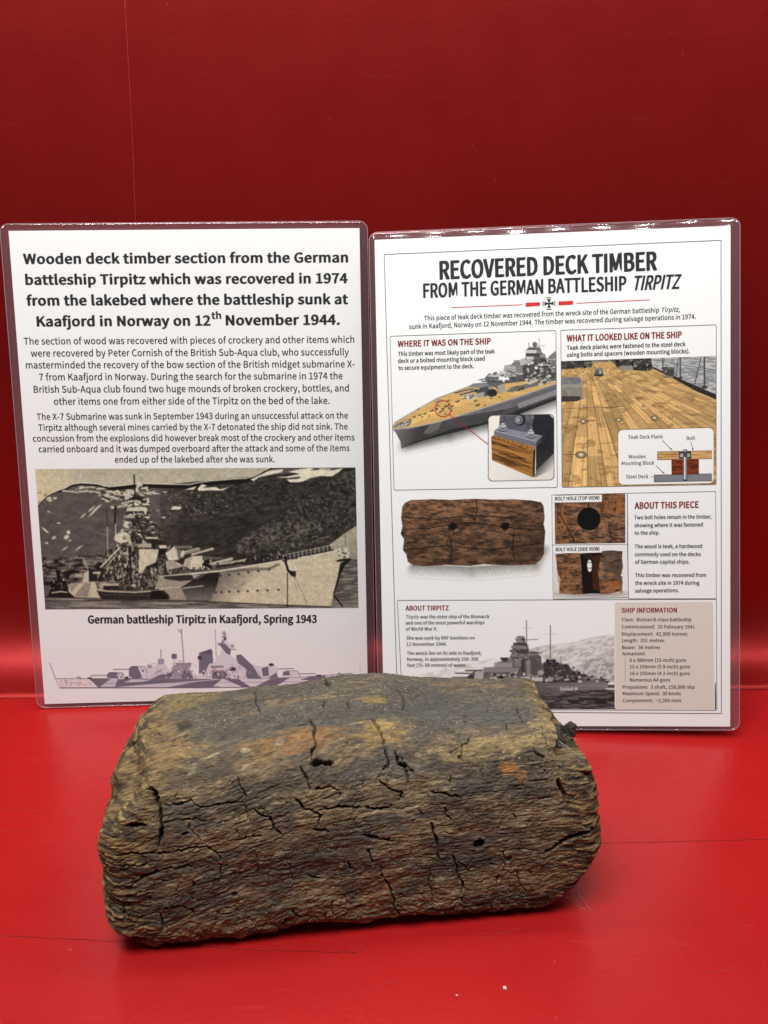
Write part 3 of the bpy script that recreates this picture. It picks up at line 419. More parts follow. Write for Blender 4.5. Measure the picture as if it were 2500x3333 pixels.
def art_photo():
    g = Art([(43, 79), (3132, 63), (3161, 1418), (141, 1432)], 700, 306)
    full = [(0, 0), (3300, 0), (3300, 1500), (0, 1500)]
    g.grad(full, (0, 60), (176, 168, 140), (0, 300), (190, 180, 150), nz=.06, sx=120, sy=60)
    g.grad([(0, 0), (520, 0), (300, 600), (0, 600)], (60, 300), (212, 196, 142), (520, 200), (182, 172, 143), nz=.05, sx=90, sy=70)
    ridge = [(60, 440), (110, 385), (160, 335), (215, 308), (270, 285), (330, 265), (390, 232), (430, 220), (480, 213), (560, 216), (640, 222), (700, 240), (760, 250), (860, 240), (980, 225), (1080, 218), (1300, 224), (1540, 228), (1600, 213), (1650, 205), (1740, 192), (1900, 180), (2000, 172), (2080, 168), (2150, 148), (2200, 125), (2250, 95), (2300, 72), (2330, 50), (3300, 50)]
    hill = ridge + [(3300, 1400), (60, 1400)]
    g.poly(hill, (90, 80, 75), nz=.22, sx=70, sy=30, seed=4)
    g.grad([(1250, 230), (3300, 50), (3300, 1000), (1250, 1000)], (1150, 500), (80, 71, 66), (1600, 560), (46, 43, 39), nz=.5, sx=60, sy=30, seed=5)
    g.tex([(1250, 600), (2400, 420), (2400, 900), (1250, 900)], None, (66, 61, 52), 90, 12, .45, .7, -18, 6, .8); g.tex([(1150, 260), (2900, 120), (2700, 420), (1200, 640)], None, (84, 78, 70), 24, 12, .46, .74, -10, 36, .8); g.tex([(60, 300), (1000, 260), (1000, 940), (60, 940)], None, (98, 86, 80), 60, 30, .45, .75, -30, 37, .7)
    g.line(ridge[:-1], 9, (226, 216, 184))
    g.line([(p[0], p[1] + 13) for p in ridge[4:-1]], 16, (24, 22, 20)); g.line([(p[0], p[1] + 28) for p in ridge[12:-4]], 26, (26, 24, 22))
    g.line([(p[0], p[1] + 7) for p in ridge[:8]], 8, (24, 22, 20))
    band = [(620, 300), (760, 285), (1000, 275), (1340, 300), (1180, 330), (1000, 345), (900, 385), (720, 400), (660, 340)]
    g.tex(band, (70, 62, 56), (206, 196, 166), 46, 12, .42, .58, 8, 7)
    g.tex([(300, 270), (520, 245), (720, 262), (700, 300), (430, 310), (300, 300)], None, (200, 190, 162), 70, 10, .5, .62, -6, 8)
    for P in ([(2120, 180), (2200, 140), (2300, 95), (2440, 80), (2420, 110), (2300, 135), (2200, 160), (2150, 195)], [(2360, 158), (2480, 150), (2600, 125), (2480, 105), (2610, 78), (2720, 66), (2700, 95), (2800, 85), (2890, 95), (3010, 70), (2970, 110), (2900, 150), (2800, 145), (2700, 165), (2620, 200), (2560, 208), (2500, 205), (2465, 180), (2590, 172), (2600, 152), (2480, 165)],
              [(1610, 270), (1640, 235), (1660, 225), (1700, 240), (1660, 262), (1780, 252), (1830, 275), (1920, 250), (1850, 285), (1740, 284), (1620, 290)], [(1350, 470), (1370, 435), (1460, 445), (1440, 470)], [(1250, 545), (1310, 535), (1290, 555)], [(1480, 280), (1600, 245), (1570, 275)]):
        g.poly(P, (222, 214, 184), nz=.1)
    g.tex([(2560, 70), (2900, 70), (2880, 150), (2620, 150)], None, (232, 228, 170), 60, 40, .4, .6, 0, 11, .6)
    for x, y, rx, ry, r in ((175, 365, 24, 16, -20), (235, 360, 20, 11, 0), (190, 385, 20, 8, -15), (585, 465, 42, 8, -40), (640, 455, 52, 9, -38), (600, 500, 50, 8, -42), (505, 530, 34, 7, -42), (140, 668, 44, 9, 42), (345, 735, 26, 20, -30), (365, 690, 18, 20, 10), (225, 740, 22, 12, -35), (155, 792, 16, 9, 10), (330, 845, 30, 7, -35), (465, 840, 42, 7, -35), (380, 768, 14, 8, -30), (175, 490, 16, 6, 10), (270, 600, 18, 8, 0), (790, 450, 22, 14, 20), (860, 440, 26, 10, -15), (490, 255, 26, 10, 0), (600, 255, 24, 8, 10)):
        g.ell(x, y, rx, ry, (206, 196, 168), r)
    g.speck([(1130, 330), (1560, 300), (1900, 340), (1900, 480), (1350, 560), (1150, 520)], 150, (5, 15), [(150, 142, 122), (110, 103, 90), (180, 172, 148), (90, 84, 74)], (1.2, .7))
    g.tex([(2000, 760), (2350, 560), (2700, 330), (3000, 110), (3140, 90), (3300, 560), (3000, 760), (2860, 850), (2350, 900), (1950, 900)], None, (98, 91, 80), 20, 16, .44, .70, -30, 12, .85)
    g.tex([(1960, 800), (2300, 600), (2500, 600), (2750, 560), (2900, 760), (2500, 850), (2000, 900)], None, (122, 114, 98), 30, 15, .52, .72, -25, 13, .8)
    g.tex([(60, 930), (900, 900), (900, 1200), (60, 1200)], None, (132, 122, 106), 70, 16, .5, .6, 2, 14); g.tex([(60, 930), (900, 900), (900, 1200), (60, 1200)], None, (30, 28, 26), 60, 18, .52, .62, 0, 15)
    g.grad([(2880, 810), (2960, 750), (3040, 690), (3200, 590), (3200, 960), (3000, 950)], (2950, 700), (186, 176, 146), (3150, 900), (150, 142, 118), nz=.14, sx=40, sy=18)
    g.tex([(2900, 950), (3200, 950), (3200, 1420), (2900, 1420)], (84, 78, 72), (140, 132, 116), 90, 12, .4, .62, -4, 16)
    water = [(80, 1325), (3300, 1330), (3300, 1460), (80, 1460)]
    g.tex(water, (86, 79, 74), (146, 138, 124), 160, 9, .36, .66, 1, 17)
    # stern and camouflage of the hull
    g.poly([(365, 1190), (500, 1172), (620, 1165), (672, 1322), (420, 1312), (370, 1270)], (196, 184, 144), nz=.05); g.poly([(420, 1300), (520, 1178), (585, 1176), (552, 1312)], (146, 136, 116)); g.poly([(372, 1195), (470, 1180), (390, 1270)], (150, 140, 118))
    g.poly([(500, 1170), (515, 1080), (560, 1060), (565, 1165)], (200, 190, 158)); g.rect(430, 1090, 500, 1120, (176, 166, 140)); g.line([(505, 945), (552, 1040)], 9, (190, 180, 152)); g.rect(560, 1050, 640, 1160, (34, 32, 30)); g.rect(600, 1070, 700, 1090, (190, 180, 150))
    # superstructure: dark masses first
    g.poly([(700, 1000), (720, 880), (800, 830), (870, 690), (900, 640), (925, 560), (925, 380), (1010, 330), (1120, 370), (1140, 560), (1250, 650), (1260, 740), (1320, 790), (1300, 900), (1320, 1110), (1240, 1240), (690, 1250), (650, 1150)], (40, 37, 34), nz=.4, sx=24, sy=24, seed=18)
    g.speck([(700, 900), (860, 760), (1020, 780), (1040, 1100), (1280, 1000), (1300, 1100), (1230, 1220), (700, 1240)], 620, (6, 30), [(196, 186, 156), (150, 140, 120), (24, 22, 20), (112, 104, 92), (210, 200, 170), (176, 166, 140), (30, 28, 26)], (.7, 1.2))
    g.speck([(880, 380), (1130, 380), (1150, 560), (1240, 700), (1000, 760), (900, 600)], 150, (8, 30), [(200, 190, 160), (120, 112, 98), (20, 19, 18), (60, 56, 50)], (1.3, .7))
    g.tex([(700, 900), (870, 690), (930, 400), (1130, 400), (1250, 650), (1320, 900), (1240, 1230), (700, 1230)], None, (128, 119, 103), 14, 12, .46, .74, 0, 38, .75)
    g.tex([(860, 395), (1140, 360), (1150, 430), (900, 440)], None, (216, 206, 176), 22, 14, .46, .56, 0, 19)
    g.poly([(925, 452), (1060, 440), (1130, 455), (1120, 482), (925, 486)], (206, 196, 166)); g.rect(930, 520, 1000, 552, (176, 168, 144)); g.rect(1030, 505, 1075, 517, (190, 180, 152)); g.poly([(1075, 545), (1150, 530), (1140, 556)], (214, 204, 174)); g.poly([(1090, 480), (1130, 470), (1105, 530)], (205, 196, 166))
    g.line([(998, 135), (1006, 330)], 13, (34, 32, 30)); g.poly([(1010, 290), (1025, 215), (1075, 200), (1080, 240), (1040, 255), (1035, 290)], (206, 196, 166)); g.poly([(1060, 260), (1130, 245), (1132, 310), (1110, 270), (1065, 275)], (200, 190, 160)); g.line([(1072, 170), (1074, 215)], 7, (120, 112, 98))
    g.line([(735, 450), (738, 830)], 6, (30, 28, 26)); g.line([(738, 640), (742, 850)], 10, (178, 168, 142)); g.line([(815, 440), (812, 620)], 14, (24, 22, 20)); g.line([(818, 610), (822, 740)], 10, (200, 190, 160)); g.line([(680, 710), (740, 712)], 4, (150, 142, 122)); g.line([(780, 500), (812, 450), (850, 500)], 5, (26, 24, 22))
    g.ell(885, 740, 78, 52, (212, 203, 172), -8); g.ell(905, 742, 22, 24, (150, 140, 118)); g.poly([(950, 710), (975, 790), (960, 830), (930, 760)], (190, 180, 150)); g.ell(936, 615, 42, 32, (206, 197, 166), -10); g.ell(955, 618, 16, 20, (110, 102, 88)); g.rect(870, 655, 1020, 678, (124, 116, 100)); g.poly([(860, 680), (900, 650), (890, 690)], (196, 186, 156))
    g.poly([(1045, 850), (1235, 855), (1225, 905), (1205, 980), (1110, 1020), (1080, 1080), (1040, 1085)], (206, 196, 160), nz=.08); g.rect(1030, 800, 1165, 835, (170, 160, 134)); g.poly([(1075, 750), (1120, 790), (1170, 830), (1075, 800)], (176, 166, 140)); g.poly([(1140, 760), (1220, 760), (1300, 790), (1180, 830)], (40, 37, 34)); g.rect(1105, 735, 1230, 752, (206, 196, 166))
    g.rect(1240, 815, 1310, 842, (212, 203, 174)); g.rect(1235, 845, 1300, 905, (28, 26, 24))
    # turrets and guns
    g.line([(1430, 900), (1622, 852)], 34, (150, 141, 120)); g.line([(1430, 887), (1622, 840)], 6, (216, 206, 176)); g.line([(1560, 905), (1752, 850)], 26, (190, 180, 150)); g.line([(1560, 916), (1752, 862)], 6, (34, 32, 30))
    g.poly([(1298, 890), (1340, 862), (1395, 815), (1410, 860), (1425, 955), (1330, 960)], (212, 203, 172)); g.poly([(1405, 850), (1450, 860), (1480, 920), (1425, 955)], (120, 112, 98)); g.ell(1465, 895, 16, 34, (216, 208, 178), 10); g.rect(1390, 820, 1560, 845, (120, 112, 96)); g.poly([(1310, 840), (1350, 808), (1340, 860)], (140, 131, 112))
    g.poly([(1300, 965), (1380, 960), (1475, 1015), (1310, 1060)], (170, 160, 134)); g.poly([(1380, 962), (1480, 1015), (1430, 1000)], (216, 206, 176))
    g.poly([(1470, 1010), (1490, 950), (1560, 918), (1655, 915), (1665, 1045), (1540, 1046)], (210, 200, 168)); g.poly([(1560, 920), (1540, 980), (1545, 1045), (1480, 1010), (1500, 950)], (176, 166, 140)); g.rect(1655, 950, 1745, 1040, (30, 28, 26)); g.speck([(1655, 950), (1760, 950), (1760, 1050), (1655, 1050)], 14, (10, 30), [(206, 196, 166), (26, 24, 22)]); g.poly([(1660, 918), (1840, 930), (1870, 945), (1670, 955)], (96, 90, 80))
    g.line([(1755, 992), (1940, 945)], 28, (176, 166, 140)); g.line([(1755, 982), (1940, 937)], 6, (216, 206, 178)); g.line([(1830, 1000), (2085, 955)], 26, (182, 172, 146)); g.ell(2090, 960, 14, 16, (26, 24, 22)); g.line([(1800, 1020), (2080, 975)], 22, (40, 37, 34)); g.speck([(1790, 985), (2080, 960), (2080, 1000), (1800, 1040)], 30, (6, 18), [(200, 190, 160), (30, 28, 26)])
    # hull
    g.grad([(1720, 1356), (1770, 1270), (1810, 1150), (1828, 1072), (2000, 1040), (2200, 1005), (2420, 962), (2600, 940), (2800, 898), (2990, 858), (3040, 850), (3020, 960), (2960, 1150), (2890, 1408), (2500, 1392), (2100, 1372)], (1960, 1040), (128, 118, 103), (2120, 1200), (208, 194, 154), nz=.06, sx=60, sy=40)
    g.tex([(1850, 1130), (2150, 1150), (2120, 1250), (1830, 1230)], None, (150, 140, 122), 60, 20, .52, .66, -15, 20, .7)
    g.line([(1900, 1060), (2300, 1040), (2390, 1000)], 26, (96, 88, 78), .7)
    g.grad([(1450, 1215), (1540, 1150), (1640, 1095), (1822, 1062), (1812, 1150), (1775, 1262), (1735, 1350), (1500, 1348), (1480, 1260)], (1600, 1150), (34, 32, 30), (1600, 1345), (122, 112, 104), nz=.12, sx=40, sy=20)
    g.poly([(1560, 1110), (1640, 1098), (1700, 1085), (1600, 1150)], (90, 84, 76)); g.line([(1465, 1228), (1662, 1206)], 9, (196, 186, 156)); g.line([(1465, 1220), (1640, 1110)], 5, (20, 19, 18))
    g.poly([(1195, 1232), (1225, 1170), (1250, 1115), (1540, 1092), (1640, 1098), (1450, 1222), (1505, 1342), (1330, 1338), (1280, 1240)], (156, 146, 124), nz=.06); g.poly([(1275, 1112), (1555, 1098), (1575, 1148), (1440, 1160), (1300, 1140)], (50, 46, 43)); g.line([(1200, 1232), (1450, 1218)], 7, (206, 196, 164)); g.line([(1255, 1112), (1200, 1225)], 6, (206, 196, 164))
    g.line([(1540, 1090), (1822, 1062), (2100, 1018), (2420, 962)], 15, (220, 212, 182)); g.line([(2580, 938), (2800, 897), (2990, 856)], 12, (222, 214, 184)); g.line([(1250, 1113), (1540, 1086)], 10, (206, 196, 166))
    g.speck([(1310, 1040), (1660, 1020), (1660, 1065), (1310, 1100)], 60, (6, 20), [(24, 22, 20), (190, 180, 152), (30, 28, 26)], (.7, 1.3))
    g.speck([(1020, 1120), (1240, 1110), (1200, 1230), (1020, 1240)], 60, (6, 26), [(70, 65, 58), (34, 32, 30), (96, 90, 80)], (.4, 1.8))
    for x, y in ((1785, 1268), (1840, 1266), (1917, 1262), (2003, 1260), (2093, 1256), (2187, 1252), (2282, 1248), (2390, 1243), (1830, 1108), (1915, 1100), (2005, 1090), (2100, 1075), (2195, 1063), (2300, 1050)):
        g.ell(x, y, 12, 10, (52, 46, 42), 30)
    g.speck([(2100, 900), (2480, 880), (2440, 950), (2110, 975)], 60, (6, 22), [(190, 180, 152), (40, 37, 34), (130, 122, 104)], (.6, 1.4)); g.line([(2182, 820), (2184, 960)], 9, (20, 19, 18)); g.line([(2230, 860), (2232, 960)], 8, (24, 22, 20))
    for k in range(12):
        t = k / 11; x = 2460 + t * 440; y = 908 - t * 92; g.line([(x, y - 8), (x + 3, y + 52 - 12 * t)], 6, (206, 196, 166))
    g.line([(2455, 905), (2905, 815)], 6, (196, 186, 158)); g.line([(2460, 930), (2905, 840)], 4, (170, 160, 136)); g.line([(2300, 910), (2460, 905)], 5, (150, 142, 120))
    # anchor, chains, bow
    g.poly([(2395, 970), (2440, 938), (2480, 950), (2545, 985), (2572, 1060), (2535, 1078), (2455, 1035), (2430, 1005)], (216, 206, 174)); g.poly([(2510, 1060), (2560, 1065), (2555, 1125), (2520, 1110), (2470, 1060)], (40, 36, 33)); g.line([(2452, 935), (2462, 990), (2480, 1050), (2520, 1100)], 22, (26, 24, 22)); g.ring(2452, 950, 22, 10, (30, 28, 26))
    for k in range(20): g.line([(2475, 1080 + k * 17), (2476, 1091 + k * 17)], 9, (46, 42, 38))
    g.line([(2545, 1115), (2665, 1372)], 4, (110, 100, 86)); g.line([(2535, 1115), (2588, 1330)], 4, (140, 130, 110))
    g.poly([(2985, 985), (3100, 940), (3060, 985), (3030, 1010), (2985, 1110), (2930, 1290), (2918, 1280), (2960, 1120)], (32, 30, 28)); g.poly([(2940, 962), (3000, 945), (3100, 938), (3075, 962), (2960, 975)], (30, 28, 26)); g.poly([(2950, 880), (3040, 830), (3075, 850), (3040, 880), (3080, 900), (3070, 935), (2980, 945), (2960, 920)], (206, 196, 166)); g.speck([(2960, 840), (3080, 840), (3080, 930), (2960, 940)], 16, (8, 24), [(226, 216, 186), (60, 56, 50)]); g.line([(3032, 650), (3036, 830)], 5, (100, 94, 84))
    for k in range(8): g.line([(2922 + k * 11, 1296 + k * 14), (2929 + k * 11, 1304 + k * 14)], 15, (30, 28, 26))
    g.line([(1500, 1350), (1900, 1366), (2300, 1385), (2890, 1408)], 9, (40, 36, 33)); g.line([(80, 1350), (1700, 1352)], 12, (50, 46, 42), .7)
    # tender with derrick, and the tug
    g.poly([(635, 1240), (665, 1262), (1000, 1272), (1270, 1240), (1330, 1290), (1345, 1330), (1000, 1346), (690, 1338), (660, 1300)], (42, 38, 36), nz=.3, sx=20, sy=12); g.line([(645, 1243), (760, 1258), (1000, 1268), (1190, 1255), (1275, 1240)], 12, (196, 186, 156)); g.line([(680, 1290), (1000, 1300), (1160, 1296)], 6, (96, 90, 80), .7)
    for x in range(700, 1180, 48): g.line([(x, 1262), (x + 6, 1330)], 4, (70, 65, 58), .8)
    g.poly([(1160, 1255), (1250, 1245), (1330, 1335), (1150, 1335)], (26, 24, 22), nz=.2)
    g.rect(660, 1165, 730, 1240, (150, 141, 122)); g.rect(680, 1180, 850, 1215, (178, 168, 142)); g.rect(700, 1205, 850, 1240, (36, 33, 31)); g.line([(955, 820), (966, 1190)], 12, (22, 20, 19)); g.line([(676, 1025), (860, 835)], 15, (206, 196, 164)); g.line([(690, 1035), (868, 850)], 5, (28, 26, 24)); g.line([(740, 1010), (830, 900)], 9, (190, 180, 150)); g.line([(1060, 910), (980, 1120)], 7, (150, 141, 120)); g.line([(880, 1030), (895, 1180)], 10, (150, 141, 122)); g.line([(790, 1060), (830, 1180)], 6, (28, 26, 24)); g.line([(935, 840), (930, 1000)], 12, (176, 166, 140))
    g.poly([(165, 1312), (185, 1260), (190, 1165), (235, 1150), (252, 1145), (250, 1100), (240, 1055), (288, 1050), (282, 1100), (292, 1148), (345, 1160), (362, 1262), (425, 1312)], (26, 23, 22)); g.speck([(190, 1140), (345, 1140), (350, 1230), (190, 1230)], 18, (10, 26), [(190, 180, 152), (120, 112, 98), (26, 24, 22)], (.5, 1.2)); g.line([(205, 1272), (290, 1260), (350, 1268)], 12, (190, 180, 154)); g.line([(150, 1310), (420, 1315)], 14, (34, 31, 29))
    g.soften(2, .72); g.grain(.09, 9, 9); g.grain(.08, 24, 18, 19)
    return g

def art_profile():
    g = Art([(0, 0), (3100, 0), (3100, 800), (0, 800)], 640, 165)
    lt, mid, dk, ink = (208, 204, 211), (156, 151, 164), (112, 108, 122), (62, 58, 68)
    O = 1481
    g.poly([(120, 530), (440, 530), (1800, 530), (2650, 510), (2990, 470), (2960, 590), (170, 618)], lt)
    g.poly([(120, 530), (440, 530), (525, 615), (165, 618)], (226, 212, 210)); g.tex([(150, 535), (430, 535), (480, 600), (170, 600)], None, (190, 176, 184), 16, 12, .5, .62)
    g.poly([(438, 528), (1640, 535), (1400, 580), (1190, 612), (535, 614)], dk); g.poly([(550, 610), (620, 555), (660, 535), (720, 535), (695, 610)], (196, 191, 201)); g.poly([(780, 568), (860, 535), (1050, 540), (960, 560)], (196, 191, 201)); g.poly([(700, 612), (1000, 585), (1640, 540), (1640, 560), (1300, 612)], (197, 192, 203))
    g.poly([(1200, 612), (1480, 560), (1720, 535), (1700, 612)], dk); g.poly([(1640, 605), (1720, 540), (1880, 600)], lt)
    g.poly([(O + 260, 530), (O + 400, 530), (O + 520, 610), (O + 440, 610)], dk); g.poly([(O + 480, 535), (O + 540, 610), (O + 720, 530)], lt); g.poly([(O + 560, 610), (O + 720, 528), (O + 900, 520), (O + 760, 605)], dk); g.poly([(O + 1090, 510), (O + 1240, 500), (O + 1260, 560), (O + 1000, 540)], dk); g.poly([(O + 1270, 500), (O + 1500, 470), (O + 1450, 600), (O + 1250, 600)], (222, 210, 218))
    g.line([(120, 528), (900, 530), (1900, 530), (2500, 515), (2980, 478)], 5, ink, .8); g.line([(165, 619), (1500, 616), (2900, 600)], 7, (50, 42, 52)); g.line([(520, 575), (2600, 560)], 4, ink, .6); g.line([(120, 530), (165, 618)], 4, ink, .6); g.line([(62, 375), (122, 528)], 5, (90, 78, 84))
    # guns and turrets
    for x0, y0, x1, y1, top, bx in ((620, 468, 782, 535, dk, 462), (832, 410, 1000, 520, dk, 678)):
        g.poly([(x0, y1), (x0, y0 + 20), (x0 + 25, y0), (x1 - 25, y0), (x1, y0 + 25), (x1, y1)], lt); g.poly([(x0, y1 - 8), (x0, y0 + 20), (x0 + 20, y0), (x0 + 85, y0), (x0 + 110, y1 - 8)], top); g.line([(x0, y1), (x0, y0 + 20), (x0 + 25, y0), (x1 - 25, y0), (x1, y0 + 25), (x1, y1)], 4, ink); g.line([(bx, y0 + 30), (x0, y0 + 28)], 9, (140, 128, 140)); g.speck([(x0 + 90, y0 + 8), (x1 - 10, y0 + 8), (x1 - 10, y1 - 10), (x0 + 90, y1 - 10)], 10, (6, 22), [ink, mid, lt])
    g.poly([(840, 530), (930, 450), (960, 520), (900, 535)], dk)
    g.poly([(1000, 480), (1010, 410), (1040, 395), (1060, 420), (1100, 390), (1190, 400), (1210, 440), (1240, 480), (1240, 532), (1000, 532)], lt); g.poly([(1040, 532), (1130, 490), (1250, 470), (1260, 532)], dk)
    g.rect(1108, 340, 1168, 392, mid); g.line([(1138, 250), (1140, 345)], 6, ink); g.ell(1028, 412, 26, 18, mid)
    g.poly([(1240, 532), (1245, 420), (1270, 380), (1425, 376), (1430, 402), (1410, 430), (1440, 480), (1455, 532)], mid); g.rect(1270, 378, 1428, 402, (150, 134, 140)); g.poly([(1360, 440), (1420, 470), (1450, 530), (1330, 530)], dk); g.rect(1240, 290, 1290, 340, dk); g.rect(1250, 340, 1280, 400, lt); g.rect(1300, 350, 1360, 378, lt); g.line([(1334, 50), (1358, 370)], 9, (140, 124, 130)); g.line([(1302, 55), (1334, 88)], 5, ink)
    g.rect(1450, 495, 1630, 532, lt)
    # funnel
    g.poly([(1505, 480), (1505, 280), (1620, 242), (1638, 270), (1640, 480)], dk); g.poly([(1505, 290), (1620, 242), (1622, 290)], (96, 84, 104)); g.rect(1492, 312, 1530, 345, (70, 60, 76)); g.poly([(1560, 480), (1600, 390), (1660, 370), (1700, 480)], lt)
    # forward tower
    tower = [(1600, 532), (1610, 440), (1660, 370), (O + 190, 320), (O + 230, 300), (O + 240, 240), (O + 230, 212), (O + 200, 208), (O + 200, 188), (O + 240, 180), (O + 245, 100), (O + 258, 68), (O + 285, 95), (O + 290, 170), (O + 330, 195), (O + 320, 300), (O + 370, 340), (O + 385, 300), (O + 430, 300), (O + 440, 335), (O + 520, 380), (O + 540, 400), (O + 600, 410), (O + 640, 532)]
    g.poly(tower, lt); g.poly([(O + 200, 188), (O + 270, 185), (O + 290, 210), (O + 330, 250), (O + 325, 305), (O + 280, 280), (O + 230, 215)], dk); g.poly([(O + 383, 330), (O + 385, 300), (O + 430, 295), (O + 520, 385), (O + 540, 400), (O + 600, 500), (O + 640, 532), (O + 490, 532), (O + 470, 430), (O + 400, 380)], dk); g.poly([(O + 150, 532), (O + 150, 460), (O + 270, 460), (O + 330, 532)], dk); g.rect(O + 135, 405, O + 260, 425, (150, 126, 130)); g.rect(O + 140, 446, O + 270, 462, (170, 140, 132)); g.rect(O + 320, 424, O + 376, 452, (60, 50, 60)); g.poly([(O + 540, 400), (O + 600, 405), (O + 590, 470)], lt)
    g.ell(O + 265, 120, 22, 50, mid); g.speck([(O + 245, 90), (O + 290, 90), (O + 290, 190), (O + 245, 190)], 14, (6, 20), [ink, lt]); g.line([(O + 180, 55), (O + 190, 310)], 5, (120, 108, 116)); g.line([(O + 320, 245), (O + 380, 248)], 5, ink); g.ell(O + 345, 215, 16, 18, mid)
    for k in range(150):
        R = g.rng; x = R.uniform(1000, O + 640); y = R.uniform(380, 525); 
        if R.random() < .5: g.line([(x, y), (x + R.uniform(15, 70), y)], 3, ink, .55)
        else: g.line([(x, y), (x, y + R.uniform(10, 40))], 3, ink, .5)
    g.speck([(1000, 440), (O + 600, 420), (O + 620, 525), (1000, 525)], 90, (6, 22), [ink, dk, lt, mid, (196, 182, 196)])
    g.poly([(O + 620, 520), (O + 620, 410), (O + 700, 405), (O + 740, 390), (O + 785, 430), (O + 785, 520)], lt); g.poly([(O + 640, 510), (O + 625, 430), (O + 690, 410), (O + 700, 500)], dk); g.ell(O + 720, 395, 24, 14, ink); g.poly([(O + 690, 520), (O + 770, 470), (O + 785, 520)], dk); g.line([(O + 785, 436), (O + 935, 432)], 9, (140, 128, 138)); g.poly([(O + 832, 500), (O + 835, 470), (O + 860, 454), (O + 970, 455), (O + 995, 475), (O + 1000, 505)], lt); g.poly([(O + 835, 500), (O + 840, 465), (O + 890, 455), (O + 905, 500)], dk); g.line([(O + 832, 500), (O + 835, 470), (O + 860, 454), (O + 970, 455), (O + 1000, 505)], 4, ink); g.line([(O + 1000, 482), (O + 1145, 480)], 9, (140, 128, 138)); g.rect(O + 1155, 492, O + 1205, 508, ink); g.speck([(O + 1280, 485), (O + 1440, 470), (O + 1440, 495), (O + 1280, 500)], 9, (6, 16), [ink, mid]); g.line([(O + 1577, 395), (O + 1577, 470)], 4, mid, .7)
    g.ell(345, 518, 22, 10, mid); g.ell(450, 524, 22, 8, ink); g.ell(808, 522, 16, 14, ink)
    return g

